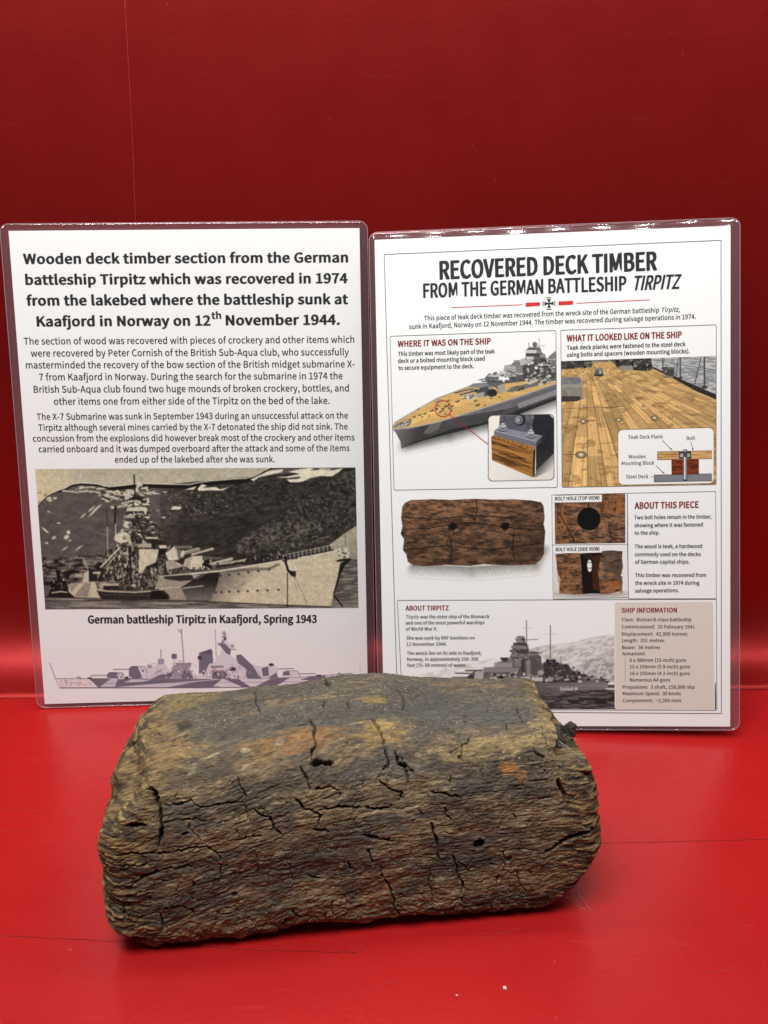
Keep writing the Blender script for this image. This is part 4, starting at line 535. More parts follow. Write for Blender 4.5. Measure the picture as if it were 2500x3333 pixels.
def art_bow_view():
    g = Art([(85, 100), (1572, 47), (1585, 1450), (121, 1476)], 560, 530)
    deck, hullk = (196, 160, 98), (62, 62, 62)
    # soft shadow on the paper
    for k in range(14):
        t = k / 13; g.line([(200 + 60 * t, 1085 - 8 * t), (620, 1000 - 20 * t), (980, 900 - 20 * t), (1590, 690 - 30 * t)], 150 * (1 - t) + 6, (222 - 150 * t, 222 - 150 * t, 218 - 148 * t), .3)
    hull = [(105, 930), (250, 920), (500, 868), (680, 815), (900, 745), (1200, 650), (1590, 515), (1590, 655), (1400, 730), (1150, 830), (900, 895), (640, 955), (420, 1020), (260, 1075), (185, 1108), (178, 1050), (165, 1000), (135, 965)]
    g.poly(hull, (66, 65, 66), nz=.18, sx=60, sy=40); g.grad([(105, 930), (250, 920), (500, 868), (420, 1020), (185, 1108), (178, 1050), (135, 965)], (120, 950), (112, 108, 108), (330, 1000), (58, 57, 56))
    g.poly([(380, 970), (440, 890), (560, 850), (520, 930), (430, 975)], (96, 93, 90)); g.poly([(690, 800), (1590, 520), (1590, 560), (1250, 690), (1180, 740), (640, 830)], (104, 101, 106), nz=.15); g.poly([(900, 760), (1590, 545), (1590, 600), (1200, 730), (1150, 740), (1180, 690), (900, 790)], (92, 90, 94)); g.poly([(1230, 700), (1590, 570), (1590, 620), (1240, 745)], (128, 125, 130), nz=.1)
    g.poly([(200, 1080), (640, 930), (900, 880), (1590, 640), (1590, 662), (1200, 815), (900, 900), (420, 1025)], (40, 39, 38))
    g.poly([(105, 910), (130, 875), (230, 815), (330, 758), (500, 660), (640, 605), (780, 555), (1000, 510), (1590, 470), (1590, 520), (1200, 650), (900, 745), (680, 815), (500, 868), (250, 920), (110, 930)], deck, nz=.12, sx=120, sy=8)
    g.poly([(150, 905), (330, 815), (480, 760), (640, 700), (700, 690), (720, 715), (560, 760), (300, 880)], (216, 180, 112), nz=.08, sx=80, sy=10); g.poly([(660, 690), (960, 600), (1000, 620), (720, 715)], (206, 170, 104))
    g.line([(105, 915), (130, 870), (330, 752), (500, 655), (780, 552)], 6, (110, 104, 96)); g.line([(110, 932), (250, 923), (500, 871), (680, 818), (900, 748), (1200, 653), (1590, 518)], 10, (150, 148, 146))
    for k in range(40):
        t = k / 39; x = 120 + 660 * t; y = 870 - 318 * t ** .9; g.line([(x, y - 14), (x, y)], 2.5, (150, 148, 144), .8)
    g.poly([(105, 915), (150, 870), (250, 840), (270, 880), (200, 915)], (150, 140, 120)); g.speck([(110, 915), (160, 865), (270, 835), (280, 880), (200, 918)], 40, (7, 26), [(60, 58, 56), (160, 156, 150), (90, 86, 80), (210, 204, 190)], (1.4, .6), -25)
    for x, y, r in ((300, 820, 12), (350, 805, 11), (397, 792, 12), (370, 822, 9), (335, 752, 9), (460, 765, 16), (515, 720, 10), (560, 745, 14), (535, 775, 12), (600, 720, 16), (640, 725, 14), (580, 795, 9), (610, 672, 12), (690, 680, 16), (740, 655, 12), (850, 675, 14), (870, 715, 18), (935, 717, 10), (435, 812, 8), (265, 855, 8)):
        g.ell(x, y, r * 1.2, r * .55, (60, 52, 42), -18); g.ell(x - 3, y - 3, r * .5, r * .25, (170, 150, 116))
    g.poly([(470, 690), (520, 655), (560, 668), (500, 695)], (150, 134, 118)); g.speck([(500, 740), (640, 700), (640, 770), (520, 790)], 16, (8, 20), [(70, 60, 48), (130, 112, 84)])
    # fore turret
    g.line([(668, 605), (800, 570)], 13, (60, 60, 62)); g.line([(668, 600), (800, 566)], 4, (150, 150, 150)); g.line([(712, 622), (860, 582)], 14, (56, 56, 58)); g.line([(712, 617), (860, 577)], 4, (146, 146, 146))
    g.poly([(780, 550), (830, 520), (950, 512), (1010, 525), (990, 590), (1050, 600), (1000, 620), (880, 652), (862, 640), (868, 590), (890, 560)], (70, 70, 73)); g.poly([(785, 548), (830, 520), (950, 512), (985, 540), (890, 560), (800, 552)], (120, 120, 122)); g.poly([(868, 610), (930, 595), (930, 640), (880, 652), (862, 640)], (150, 148, 142)); g.ell(1000, 605, 46, 36, (40, 40, 40)); g.ell(985, 560, 20, 16, (130, 128, 124)); g.ell(820, 575, 20, 14, (110, 110, 110)); g.ell(858, 585, 18, 16, (60, 60, 62))
    g.poly([(720, 645), (800, 610), (860, 620), (850, 660), (770, 668)], (176, 168, 150)); g.speck([(715, 640), (850, 615), (860, 665), (760, 672)], 24, (8, 24), [(90, 86, 80), (206, 200, 186), (60, 58, 56)], (1.5, .5), -15)
    # second turret and bridge
    g.poly([(945, 500), (1110, 505), (1120, 590), (1060, 612), (1040, 560), (960, 530)], (92, 92, 92)); g.poly([(1050, 540), (1110, 520), (1120, 590), (1060, 610)], (150, 146, 134))
    g.poly([(930, 480), (960, 440), (1100, 425), (1300, 440), (1300, 500), (1130, 520), (960, 510)], (80, 80, 82)); g.poly([(945, 455), (1010, 432), (1160, 425), (1230, 450), (1080, 470)], (172, 172, 168)); g.ell(1105, 480, 50, 28, (228, 228, 222)); g.ell(1080, 500, 18, 12, (70, 70, 70)); g.ell(1130, 500, 18, 12, (70, 70, 70))
    g.line([(885, 487), (1000, 470)], 11, (110, 110, 112)); g.line([(930, 505), (1060, 478)], 12, (130, 130, 130)); g.line([(905, 500), (1040, 500)], 8, (70, 70, 72)); g.ell(977, 437, 9, 9, (90, 90, 92))
    g.poly([(1105, 410), (1110, 360), (1220, 345), (1300, 360), (1300, 430), (1180, 430)], (120, 120, 118)); g.poly([(1108, 408), (1110, 362), (1215, 368), (1215, 425)], (164, 163, 158)); g.line([(1115, 388), (1215, 392)], 4, (96, 96, 96)); g.poly([(1170, 350), (1210, 315), (1250, 310), (1255, 350)], (110, 108, 106)); g.ell(1225, 318, 30, 9, (140, 138, 134))
    g.poly([(1280, 450), (1270, 330), (1300, 290), (1310, 215), (1325, 200), (1440, 205), (1445, 240), (1480, 270), (1500, 340), (1575, 330), (1590, 470), (1350, 500)], (74, 73, 72), nz=.3, sx=30, sy=30)
    for x0, y0, x1, y1, c in ((1300, 218, 1420, 248, (190, 188, 180)), (1310, 255, 1400, 270, (60, 60, 60)), (1305, 278, 1375, 304, (186, 184, 176)), (1305, 304, 1360, 350, (160, 158, 150)), (1375, 280, 1430, 305, (90, 90, 90)), (1400, 218, 1443, 248, (120, 119, 116)), (1330, 190, 1430, 204, (110, 108, 106)), (1430, 255, 1480, 290, (130, 128, 124))):
        g.rect(x0, y0, x1, y1, c)
    g.ell(1360, 168, 28, 26, (226, 226, 222)); g.ell(1385, 170, 22, 24, (100, 100, 102)); g.line([(1330, 150), (1332, 190)], 5, (90, 90, 92)); g.line([(1422, 110), (1424, 210)], 4, (110, 110, 112)); g.line([(1400, 180), (1480, 178)], 3, (130, 130, 132)); g.ell(1280, 325, 30, 30, (170, 168, 160)); g.ell(1448, 352, 32, 28, (214, 212, 206)); g.poly([(1425, 365), (1470, 365), (1460, 430), (1435, 430)], (150, 148, 142)); g.ell(1398, 378, 16, 16, (206, 204, 198))
    g.poly([(1500, 290), (1530, 260), (1555, 240), (1575, 225), (1580, 420), (1500, 400)], (110, 110, 110), nz=.3, sx=14, sy=14)
    g.speck([(1280, 350), (1580, 280), (1590, 500), (1300, 500)], 120, (8, 30), [(60, 60, 60), (150, 148, 142), (90, 90, 88), (206, 204, 196), (40, 40, 40)], (1.2, .7)); g.speck([(1110, 400), (1300, 400), (1300, 500), (950, 500), (950, 450)], 50, (8, 26), [(60, 60, 60), (140, 138, 134), (100, 98, 96)], (1.3, .6))
    # boats and gear along the side
    g.poly([(1130, 575), (1200, 545), (1330, 520), (1330, 560), (1240, 590), (1140, 600)], (110, 108, 96)); g.speck([(1130, 570), (1330, 525), (1330, 565), (1140, 605)], 26, (8, 24), [(60, 58, 54), (176, 172, 150), (96, 92, 80)]); g.poly([(1290, 545), (1330, 500), (1430, 480), (1440, 520), (1400, 545), (1320, 560)], (100, 100, 100)); g.poly([(1300, 520), (1400, 480), (1440, 486), (1340, 530)], (180, 176, 160)); g.rect(1445, 480, 1530, 520, (150, 148, 142)); g.speck([(1400, 440), (1580, 420), (1580, 520), (1420, 540)], 40, (8, 30), [(60, 60, 60), (170, 168, 160), (206, 204, 190), (100, 98, 96)], (1.3, .7)); g.line([(1500, 345), (1560, 420)], 4, (200, 198, 190))
    g.speck([(975, 640), (1080, 620), (1090, 640), (990, 655)], 12, (8, 22), [(80, 72, 58), (170, 160, 136)]); g.speck([(1000, 660), (1570, 490), (1570, 515), (1000, 690)], 30, (5, 12), [(90, 80, 62), (130, 116, 90)])
    # callout
    g.ring(560, 748, 72, 8, (150, 26, 34)); g.line([(613, 797), (962, 1066)], 7, (150, 24, 36))
    # inset card with the bolted block
    def rr(x0, y0, x1, y1, r, sk=0):
        P = []
        for cx, cy, a0 in ((x1 - r, y0 + r, -90), (x1 - r, y1 - r, 0), (x0 + r, y1 - r, 90), (x0 + r, y0 + r, 180)):
            for k in range(7):
                a = math.radians(a0 + 15 * k); P.append((cx + r * math.cos(a), cy + r * math.sin(a) - sk * (cx - x0)))
        return P
    card = rr(963, 806, 1560, 1402, 42, .018)
    g.poly(card, (70, 70, 72)); inn = rr(969, 812, 1554, 1396, 38, .018)
    g.grad(inn, (1070, 1100), (226, 222, 212), (1400, 1200), (214, 210, 202))
    g.grad([(1395, 830), (1515, 800), (1554, 840), (1554, 1180), (1395, 1330)], (1400, 1000), (24, 24, 27), (1554, 1330), (60, 58, 58)); g.grad([(1380, 1370), (1400, 1300), (1556, 1150), (1556, 1290)], (1400, 1260), (60, 58, 58), (1500, 1340), (206, 202, 194))
    g.poly([(1070, 812), (1510, 800), (1550, 830), (1552, 1000), (1400, 1060), (1060, 950)], (84, 84, 92), nz=.3, sx=40, sy=40); g.poly([(1380, 800), (1515, 799), (1554, 840), (1554, 1060), (1400, 1060), (1360, 900)], (38, 38, 42), nz=.2); g.ell(1250, 850, 52, 52, (34, 34, 38)); g.ell(1240, 848, 38, 40, (120, 122, 130)); g.ell(1245, 852, 26, 26, (70, 70, 76)); g.ell(1236, 850, 20, 20, (140, 142, 150)); g.ell(1365, 828, 8, 8, (140, 142, 148))
    g.poly([(1018, 945), (1065, 912), (1455, 990), (1400, 1045)], (126, 128, 138), nz=.1); g.poly([(1018, 945), (1400, 1045), (1396, 1095), (1018, 990)], (104, 105, 114), nz=.1); g.poly([(1400, 1045), (1455, 990), (1440, 1050), (1396, 1095)], (60, 60, 66)); g.line([(1018, 945), (1400, 1045)], 4, (176, 178, 186))
    for x, y in ((1098, 925), (1350, 985)):
        g.ell(x, y + 12, 42, 18, (50, 50, 54)); g.ell(x, y + 4, 40, 17, (160, 162, 166)); g.rect(x - 28, y - 24, x + 28, y + 6, (128, 130, 134)); g.ell(x, y + 4, 28, 10, (100, 102, 106)); g.ell(x, y - 24, 28, 11, (196, 198, 200)); g.rect(x - 16, y - 42, x + 16, y - 24, (120, 122, 126)); g.ell(x, y - 42, 16, 7, (186, 188, 190))
    g.poly([(992, 1000), (1020, 985), (1392, 1095), (1370, 1130)], (150, 104, 52), nz=.3, sx=30, sy=10); g.tex([(992, 1000), (1370, 1128), (1366, 1366), (1000, 1212)], (82, 54, 26), (166, 116, 58), 150, 9, .36, .62, 18, 31); g.poly([(1370, 1130), (1392, 1098), (1384, 1352), (1366, 1366)], (50, 34, 20))
    for k in range(9): g.line([(1010 + 42 * k, 992 + 12 * k), (1030 + 42 * k, 1012 + 12 * k)], 4, (60, 38, 18))
    g.line([(1060, 1150), (1150, 1165), (1180, 1180), (1300, 1200)], 6, (46, 30, 14)); g.line([(1010, 1040), (1200, 1100), (1350, 1150)], 4, (58, 38, 18))
    g.soften(1); g.grain(.04, 7, 7)
    return g

def art_deck():
    g = Art([(75, 375), (1468, 328), (1468, 1485), (82, 1510)], 520, 432)
    full = [(50, 300), (1500, 300), (1500, 1540), (50, 1540)]
    g.tex(full, (150, 150, 148), (186, 186, 182), 60, 10, .35, .65, 4, 41)
    g.tex([(860, 320), (1500, 320), (1500, 700), (860, 400)], (128, 129, 130), (176, 177, 176), 46, 9, .4, .62, 6, 42)
    dk = [(50, 460), (240, 420), (340, 385), (560, 372), (640, 420), (900, 440), (1500, 715), (1500, 1540), (50, 1540)]
    g.poly(dk, (192, 148, 84), nz=.18, sx=200, sy=40, seed=43)
    # planks: board-to-board tone, in plank coordinates fanning from the far end of the deck
    w = g.win(50, 360, 1500, 1540); X = g.X[w]; Y = g.Y[w]; m = g.cover(w, dk)
    vy = 330.; tt = (Y - vy) / (1500 - vy); px = (X - 300) / np.maximum(tt, .02)
    pl = np.floor((px + 2000) / 172 + .3); fr = (px + 2000) / 172 + .3 - pl
    v = 1 + .30 * (_hash(pl.astype(np.int64), pl.astype(np.int64) * 0 + np.floor(1.2 / np.maximum(tt, .05) + pl * .37).astype(np.int64), 5) - .5)
    gr = fbm(px / 9, 1 / np.maximum(tt, .05) * 2.0, 44, 4)
    tone = (v * (.78 + .44 * gr))[..., None] * np.array((194, 154, 96.))
    g.put(w, m, tone)
    st = sstep(.55, .72, fbm(X / 70, Y / 26, 45, 4)); g.put(w, m * st * .5, np.array((120, 92, 54.)))
    seam = np.clip(1 - np.abs(np.minimum(fr, 1 - fr)) * 172 * tt / 4.5, 0, 1) * m; g.put(w, seam * np.clip(tt * 1.6, .2, .75), np.array((58, 42, 24.)))
    for a, b in (((120, 800), (560, 790)), ((90, 1215), (300, 1215)), ((410, 1120), (560, 1105)), ((210, 920), (380, 908)), ((470, 790), (640, 782)), ((690, 700), (860, 720))):
        g.line([a, b], 4, (80, 58, 32), .8)
    for x, y, r in ((252, 1218, 40), (270, 916, 26), (592, 902, 24), (914, 886, 28), (282, 780, 14), (815, 780, 14), (1062, 880, 16), (690, 680, 8), (1075, 715, 8), (770, 730, 8), (520, 635, 7)):
        g.ell(x, y, r * 1.35, r * .85, (104, 80, 50), 0, .8); g.ell(x, y, r * 1.0, r * .6, (130, 112, 86)); g.ell(x, y - 1, r * .55, r * .36, (206, 186, 156))
    # far clutter, bollards, rail
    g.poly([(50, 330), (330, 350), (360, 400), (330, 430), (200, 435), (50, 455)], (56, 54, 50), nz=.3); g.speck([(70, 375), (350, 365), (350, 430), (70, 450)], 60, (8, 30), [(40, 38, 36), (110, 106, 98), (76, 72, 66)], (1.4, .7)); g.poly([(490, 355), (880, 345), (900, 440), (860, 465), (700, 455), (590, 440), (560, 400)], (50, 49, 46), nz=.4, sx=20, sy=20); g.speck([(500, 355), (880, 348), (890, 455), (600, 440)], 70, (8, 30), [(34, 33, 31), (120, 118, 110), (80, 78, 72)], (1, 1)); g.poly([(590, 420), (720, 420), (720, 455), (610, 458)], (130, 126, 116)); g.rect(330, 362, 500, 380, (70, 66, 60), a=.8)
    g.poly([(375, 452), (445, 452), (455, 500), (370, 505)], (96, 94, 88)); g.ell(412, 500, 48, 12, (48, 46, 42)); g.ell(410, 450, 38, 11, (120, 118, 110)); g.rect(385, 462, 440, 495, (84, 82, 78)); g.ell(425, 475, 10, 14, (170, 168, 160))
    g.poly([(70, 590), (262, 600), (270, 700), (230, 730), (70, 735)], (122, 117, 106), nz=.2); g.poly([(70, 520), (240, 515), (268, 555), (262, 600), (70, 596)], (140, 137, 130)); g.poly([(70, 525), (235, 520), (255, 548), (240, 585), (70, 582)], (108, 108, 110), nz=.15); g.line([(70, 605), (262, 605)], 8, (150, 144, 130)); g.poly([(70, 690), (250, 690), (270, 705), (220, 735), (70, 742)], (58, 54, 48)); g.poly([(245, 690), (265, 665), (280, 710), (255, 725)], (140, 132, 116))
    g.poly([(880, 432), (910, 430), (1500, 690), (1500, 735), (1300, 650), (1080, 530), (960, 470)], (44, 42, 38), nz=.15); g.poly([(1010, 425), (1095, 435), (1085, 515), (1030, 510)], (64, 63, 60)); g.ell(1060, 440, 38, 12, (88, 87, 84)); g.poly([(985, 500), (1085, 512), (1080, 525), (975, 512)], (110, 104, 92)); g.poly([(985, 425), (1015, 425), (1010, 490), (990, 480)], (70, 69, 66))
    for x, y0, y1, wd in ((1145, 330, 525, 11), (1362, 325, 610, 15), (985, 345, 440, 7), (882, 350, 430, 5)):
        g.line([(x, y0), (x + 2, y1)], wd, (70, 70, 70)); g.ell(x + 2, y1, wd * 1.8, wd, (60, 58, 54))
    g.line([(1130, 335), (1105, 515)], 7, (80, 79, 76)); g.line([(1335, 330), (1262, 635)], 8, (60, 59, 57)); g.line([(1000, 345), (990, 430)], 5, (80, 80, 78)); g.line([(885, 362), (1145, 402), (1480, 460)], 5, (90, 90, 88)); g.line([(1365, 330), (1475, 400)], 4, (110, 110, 108)); g.line([(1150, 345), (1362, 420)], 3, (120, 120, 118), .7)
    g.soften(1, .92); g.grain(.09, 6, 6)
    return g

def timber_tex(g, P, seed, k=1.0):
    g.tex(P, (82, 58, 43), (146, 104, 74), 40, 15, .30, .70, 2, seed, 1., 6); g.tex(P, None, (160, 116, 84), 20, 5, .52, .80, 4, seed + 1, .7, 5); g.tex(P, None, (44, 33, 28), 30, 9, .50, .76, -3, seed + 2, .8, 6)
    g.tex(P, None, (104, 92, 84), 7, 6, .62, .80, 0, seed + 3, .5, 5); g.tex(P, None, (34, 26, 22), 14, 3, .60, .74, 3, seed + 4, .7, 5)

def art_timber():
    g = Art([(60, 40), (790, 40), (790, 470), (60, 470)], 420, 250)
    for k in range(12):
        t = k / 11; g.line([(150, 372 + 22 * (1 - t)), (420, 385 + 22 * (1 - t)), (720, 362 + 20 * (1 - t)), (760, 300)], 70 * (1 - t) + 4, (222 - 100 * t, 220 - 100 * t, 216 - 100 * t), .3)
    P = [(100, 98), (112, 80), (140, 68), (240, 64), (330, 67), (440, 62), (520, 66), (620, 64), (700, 70), (745, 78), (757, 95), (762, 150), (757, 180), (765, 215), (760, 280), (758, 320), (745, 345), (715, 368), (600, 372), (480, 366), (420, 374), (300, 370), (200, 376), (150, 372), (125, 355), (118, 320), (102, 300), (108, 250), (92, 225), (100, 190), (94, 150)]
    timber_tex(g, P, 51); g.tex([(560, 60), (790, 60), (790, 400), (560, 400)], None, (48, 38, 30), 50, 20, .4, .6, 0, 56, .0)
    w = g.win(60, 40, 790, 470); m = g.cover(w, P); t = np.clip((g.Y[w] - 62) / 310, 0, 1) * .5 + np.clip((g.X[w] - 500) / 240, 0, 1) * .4
    g.put(w, m * np.clip(t, 0, .7) * .7, np.array((46, 36, 30.)))
    for a in ([(100, 205), (220, 200), (330, 180), (420, 172), (540, 190), (640, 200), (760, 208)], [(120, 150), (260, 158), (420, 140), (620, 150)], [(110, 300), (300, 280), (500, 300), (740, 270)], [(440, 66), (450, 110), (435, 160)], [(320, 230), (330, 300), (325, 350)], [(620, 220), (610, 300), (625, 350)]):
        g.line(a, 4, (24, 18, 15), .9)
    for x, y in ((336, 190), (578, 190)):
        for q in range(14): g.ell(x + 15 * math.cos(q * .45) + g.rng.uniform(-4, 4), y + 13 * math.sin(q * .45) + g.rng.uniform(-4, 4), 7, 6, (30, 23, 19), 0, .8)
        g.ell(x, y, 15, 14, (18, 14, 12))
    g.soften(1); g.grain(.10, 5, 4)
    return g

def art_hole_top():
    g = Art([(808, 46), (1137, 37), (1138, 268), (810, 272)], 200, 140)
    P = [(790, 20), (1160, 20), (1160, 290), (790, 290)]
    timber_tex(g, P, 61); g.tex([(1000, 30), (1150, 30), (1150, 130), (1000, 130)], None, (150, 92, 48), 9, 40, .45, .6, 5, 66, .8); g.tex([(800, 80), (870, 80), (870, 280), (800, 280)], None, (146, 94, 52), 8, 40, .5, .6, 0, 67, .8)
    for k in range(26):
        a = k * .2417; g.ell(968 + 46 * math.cos(a), 156 + 46 * math.sin(a), 9, 8, (16, 13, 12))
    g.ell(968, 156, 46, 47, (12, 11, 11)); g.line([(1060, 180), (1070, 240), (1100, 262)], 4, (24, 18, 15)); g.line([(830, 130), (870, 200), (900, 262)], 4, (26, 20, 16)); g.line([(968, 60), (966, 110)], 6, (30, 24, 20))
    return g

def art_hole_side():
    g = Art([(803, 281), (1146, 275), (1151, 520), (804, 527)], 200, 150)
    g.grad([(780, 260), (1180, 260), (1180, 540), (780, 540)], (800, 520), (208, 204, 198), (1150, 300), (226, 224, 220))
    g.ell(985, 505, 150, 14, (140, 134, 128), 0, .8, .8)
    P = [(812, 320), (900, 312), (930, 316), (1025, 310), (1040, 304), (1080, 302), (1124, 308), (1122, 340), (1127, 380), (1116, 420), (1126, 450), (1120, 490), (1090, 498), (1060, 506), (980, 502), (900, 508), (840, 502), (830, 480), (836, 440), (820, 400), (818, 360)]
    timber_tex(g, P, 71); g.tex([(1030, 305), (1124, 305), (1124, 440), (1030, 440)], None, (84, 74, 66), 16, 16, .4, .6, 0, 76, .8); g.tex([(1030, 450), (1124, 440), (1124, 500), (1030, 500)], None, (150, 90, 50), 20, 20, .4, .6, 0, 77, .7); g.tex([(820, 390), (930, 390), (930, 505), (830, 505)], None, (140, 92, 56), 8, 40, .5, .62, 0, 78, .7)
    g.poly([(928, 318), (1026, 312), (1010, 400), (1020, 500), (940, 505), (934, 400)], (22, 18, 16)); g.poly([(985, 330), (1024, 320), (1008, 400), (1018, 495), (985, 480)], (60, 34, 22)); g.poly([(930, 318), (985, 318), (985, 345), (955, 345)], (34, 30, 28))
    g.ell(971, 372, 11, 26, (226, 224, 220)); g.ell(972, 392, 8, 10, (226, 224, 220)); g.ring(971, 372, 14, 3, (44, 34, 28))
    return g

def art_sea_photo():
    PAP = (230, 230, 230)
    g = Art([(-108, -8), (2416, -12), (2418, 850), (-66, 848)], 640, 222)
    g.rect(-200, -60, 2600, 900, PAP)
    m1 = [(-100, 640), (-60, 585), (80, 570), (220, 540), (360, 500), (480, 480), (640, 448), (800, 440), (900, 470), (900, 700), (-100, 700)]
    g.tex(m1, (226, 224, 221), (204, 200, 196), 60, 20, .4, .7, -20, 81)
    m2 = [(900, 385), (980, 355), (1050, 346), (1150, 330), (1290, 318), (1350, 300), (1430, 278), (1500, 268), (1560, 262), (1640, 266), (1640, 640), (900, 640)]
    g.tex(m2, (214, 210, 206), (180, 175, 171), 40, 16, .40, .74, -18, 82); g.tex([(1280, 520), (1420, 450), (1560, 410), (1640, 405), (1640, 640), (1300, 640)], (196, 192, 188), (150, 145, 141), 26, 12, .38, .70, -30, 83); g.tex([(1240, 380), (1640, 300), (1640, 400), (1260, 460)], None, (160, 155, 151), 40, 10, .50, .72, -14, 84, .7)
    sea = [(-100, 660), (1680, 655), (1680, 900), (-100, 900)]
    g.tex(sea, (52, 48, 50), (104, 98, 100), 70, 10, .36, .66, 2, 85); g.tex([(1150, 740), (1680, 740), (1680, 900), (1150, 900)], None, (34, 31, 33), 110, 16, .52, .64, 2, 86, .8)
    # hull
    g.poly([(-60, 604), (120, 603), (480, 618), (700, 628), (1000, 636), (1560, 626), (1560, 692), (1300, 690), (1170, 720), (-60, 720)], (92, 86, 88), nz=.1, sx=60, sy=10); g.grad([(1000, 636), (1560, 626), (1560, 692), (1170, 710)], (1000, 640), (96, 90, 92), (1540, 690), (120, 114, 115)); g.line([(-60, 603), (120, 602), (480, 618), (700, 628), (1000, 636)], 14, (52, 49, 50)); g.line([(1060, 672), (1560, 660)], 4, (160, 154, 154), .7); g.line([(1180, 692), (1320, 690)], 3, (206, 202, 200), .5)
    for k in range(7): g.line([(1184 + 15 * k, 676 + (k % 3) * 4), (1186 + 15 * k, 700)], 6, (226, 222, 220)); 
    g.line([(1290, 684), (1312, 680), (1300, 702)], 6, (226, 222, 220)); g.rect(1548, 682, 1680, 693, (206, 202, 200)); g.ell(1600, 688, 60, 8, (200, 196, 194))
    # superstructure masses
    d1, d2, d3 = (96, 91, 92), (62, 58, 59), (138, 132, 132)
    g.poly([(430, 600), (500, 545), (620, 545), (620, 618), (440, 618)], d2); g.poly([(496, 615), (500, 555), (520, 545), (610, 548), (620, 600), (600, 615)], (168, 163, 161)); g.line([(348, 563), (500, 568)], 12, (110, 105, 105)); g.line([(430, 545), (560, 540)], 10, d2); g.poly([(300, 612), (330, 590), (440, 590), (440, 618)], (120, 115, 115))
    g.poly([(570, 620), (570, 520), (660, 515), (660, 482), (720, 470), (780, 470), (780, 430), (795, 425), (800, 345), (830, 325), (832, 280), (850, 268), (895, 270), (905, 320), (928, 345), (930, 425), (960, 395), (1000, 398), (1025, 440), (1035, 490), (1050, 480), (1080, 460), (1140, 455), (1150, 490), (1240, 490), (1250, 530), (1330, 560), (1400, 585), (1440, 605), (1560, 612), (1560, 632), (1000, 640), (700, 630)], d1, nz=.22, sx=30, sy=20)
    g.rect(570, 520, 850, 556, (132, 126, 126)); g.rect(660, 482, 800, 516, (148, 142, 141)); g.poly([(700, 440), (775, 440), (760, 470), (720, 470)], d2); g.ell(785, 465, 22, 18, (120, 114, 114)); g.rect(790, 345, 928, 368, (128, 122, 122)); g.rect(780, 378, 930, 396, d2); g.rect(785, 410, 930, 434, (120, 114, 114)); g.rect(815, 440, 870, 510, (124, 118, 118)); g.rect(832, 272, 892, 325, (132, 126, 126)); g.rect(805, 322, 910, 340, d2); g.rect(870, 440, 900, 620, d2)
    g.ell(934, 480, 26, 22, (140, 134, 133)); g.rect(915, 480, 954, 586, (130, 124, 123)); g.rect(940, 490, 954, 586, (100, 95, 95)); g.ell(968, 408, 38, 20, (120, 114, 114)); g.poly([(935, 430), (1030, 430), (1020, 580), (960, 585)], (84, 79, 80)); g.rect(850, 395, 1035, 408, d2, a=.6)
    g.line([(978, 445), (1150, 595)], 11, (84, 79, 80)); g.line([(982, 440), (1158, 590)], 4, (150, 144, 143)); g.line([(890, 470), (840, 590)], 8, (70, 66, 67))
    g.poly([(1040, 640), (1050, 490), (1080, 458), (1140, 456), (1160, 500), (1240, 495), (1280, 545), (1330, 565), (1330, 636)], (62, 59, 59), nz=.4, sx=16, sy=14)
    g.speck([(570, 560), (1050, 560), (1560, 600), (1560, 630), (600, 628)], 170, (7, 26), [(150, 144, 143), (60, 56, 57), (44, 41, 42), (184, 179, 177), (110, 104, 104)], (1.1, .9)); g.speck([(1050, 480), (1240, 480), (1400, 590), (1050, 620)], 90, (7, 22), [(40, 38, 38), (92, 87, 88), (120, 115, 114), (60, 56, 57)]); g.speck([(790, 340), (930, 340), (940, 460), (800, 460)], 34, (6, 18), [(60, 56, 57), (150, 144, 143)], (1.4, .6))
    g.rect(866, 592, 940, 626, (200, 195, 193)); g.rect(950, 598, 1042, 628, (186, 181, 179)); g.rect(1085, 598, 1120, 630, (150, 144, 143)); g.ell(1025, 560, 26, 20, (160, 154, 152)); g.ell(712, 598, 14, 12, (30, 28, 28)); g.rect(616, 590, 660, 620, (150, 144, 143)); g.rect(740, 588, 800, 622, (120, 114, 114))
    g.line([(912, 145), (914, 430)], 6, (84, 79, 80)); g.line([(880, 206), (955, 206)], 3, (150, 145, 144)); g.line([(880, 300), (1000, 296)], 5, (96, 91, 92)); g.line([(1102, 185), (1102, 480)], 7, (92, 87, 88)); g.line([(1050, 252), (1156, 254)], 3, (170, 165, 164)); g.line([(1182, 430), (1182, 490)], 4, (110, 105, 105)); g.ell(1080, 465, 14, 14, (36, 34, 34)); g.ell(1130, 466, 14, 14, (36, 34, 34)); g.line([(1340, 572), (1392, 574)], 4, (110, 105, 105)); g.line([(1400, 603), (1440, 605)], 4, (110, 105, 105)); g.line([(1514, 575), (1515, 625)], 3, (130, 125, 124))
    g.line([(820, 290), (835, 300)], 5, d2); g.ell(885, 296, 16, 10, d2)
    # the strip that shows beside and below the information card
    g.tex([(1640, 640), (2430, 640), (2430, 900), (1640, 900)], (60, 56, 58), (34, 31, 33), 70, 12, .4, .6, 0, 88)
    w = g.win(1640, 300, 2430, 900); t = 1 - sstep(520, 800, g.Y[w]); g.put(w, np.where(g.X[w] > 1640, t, 0), np.array(PAP, float))
    w = g.win(-140, 0, 300, 900); t = 1 - sstep(-110, 120, g.X[w]); g.put(w, t * .6, np.array(PAP, float))
    g.soften(1); g.grain(.05, 6, 6)
    return g
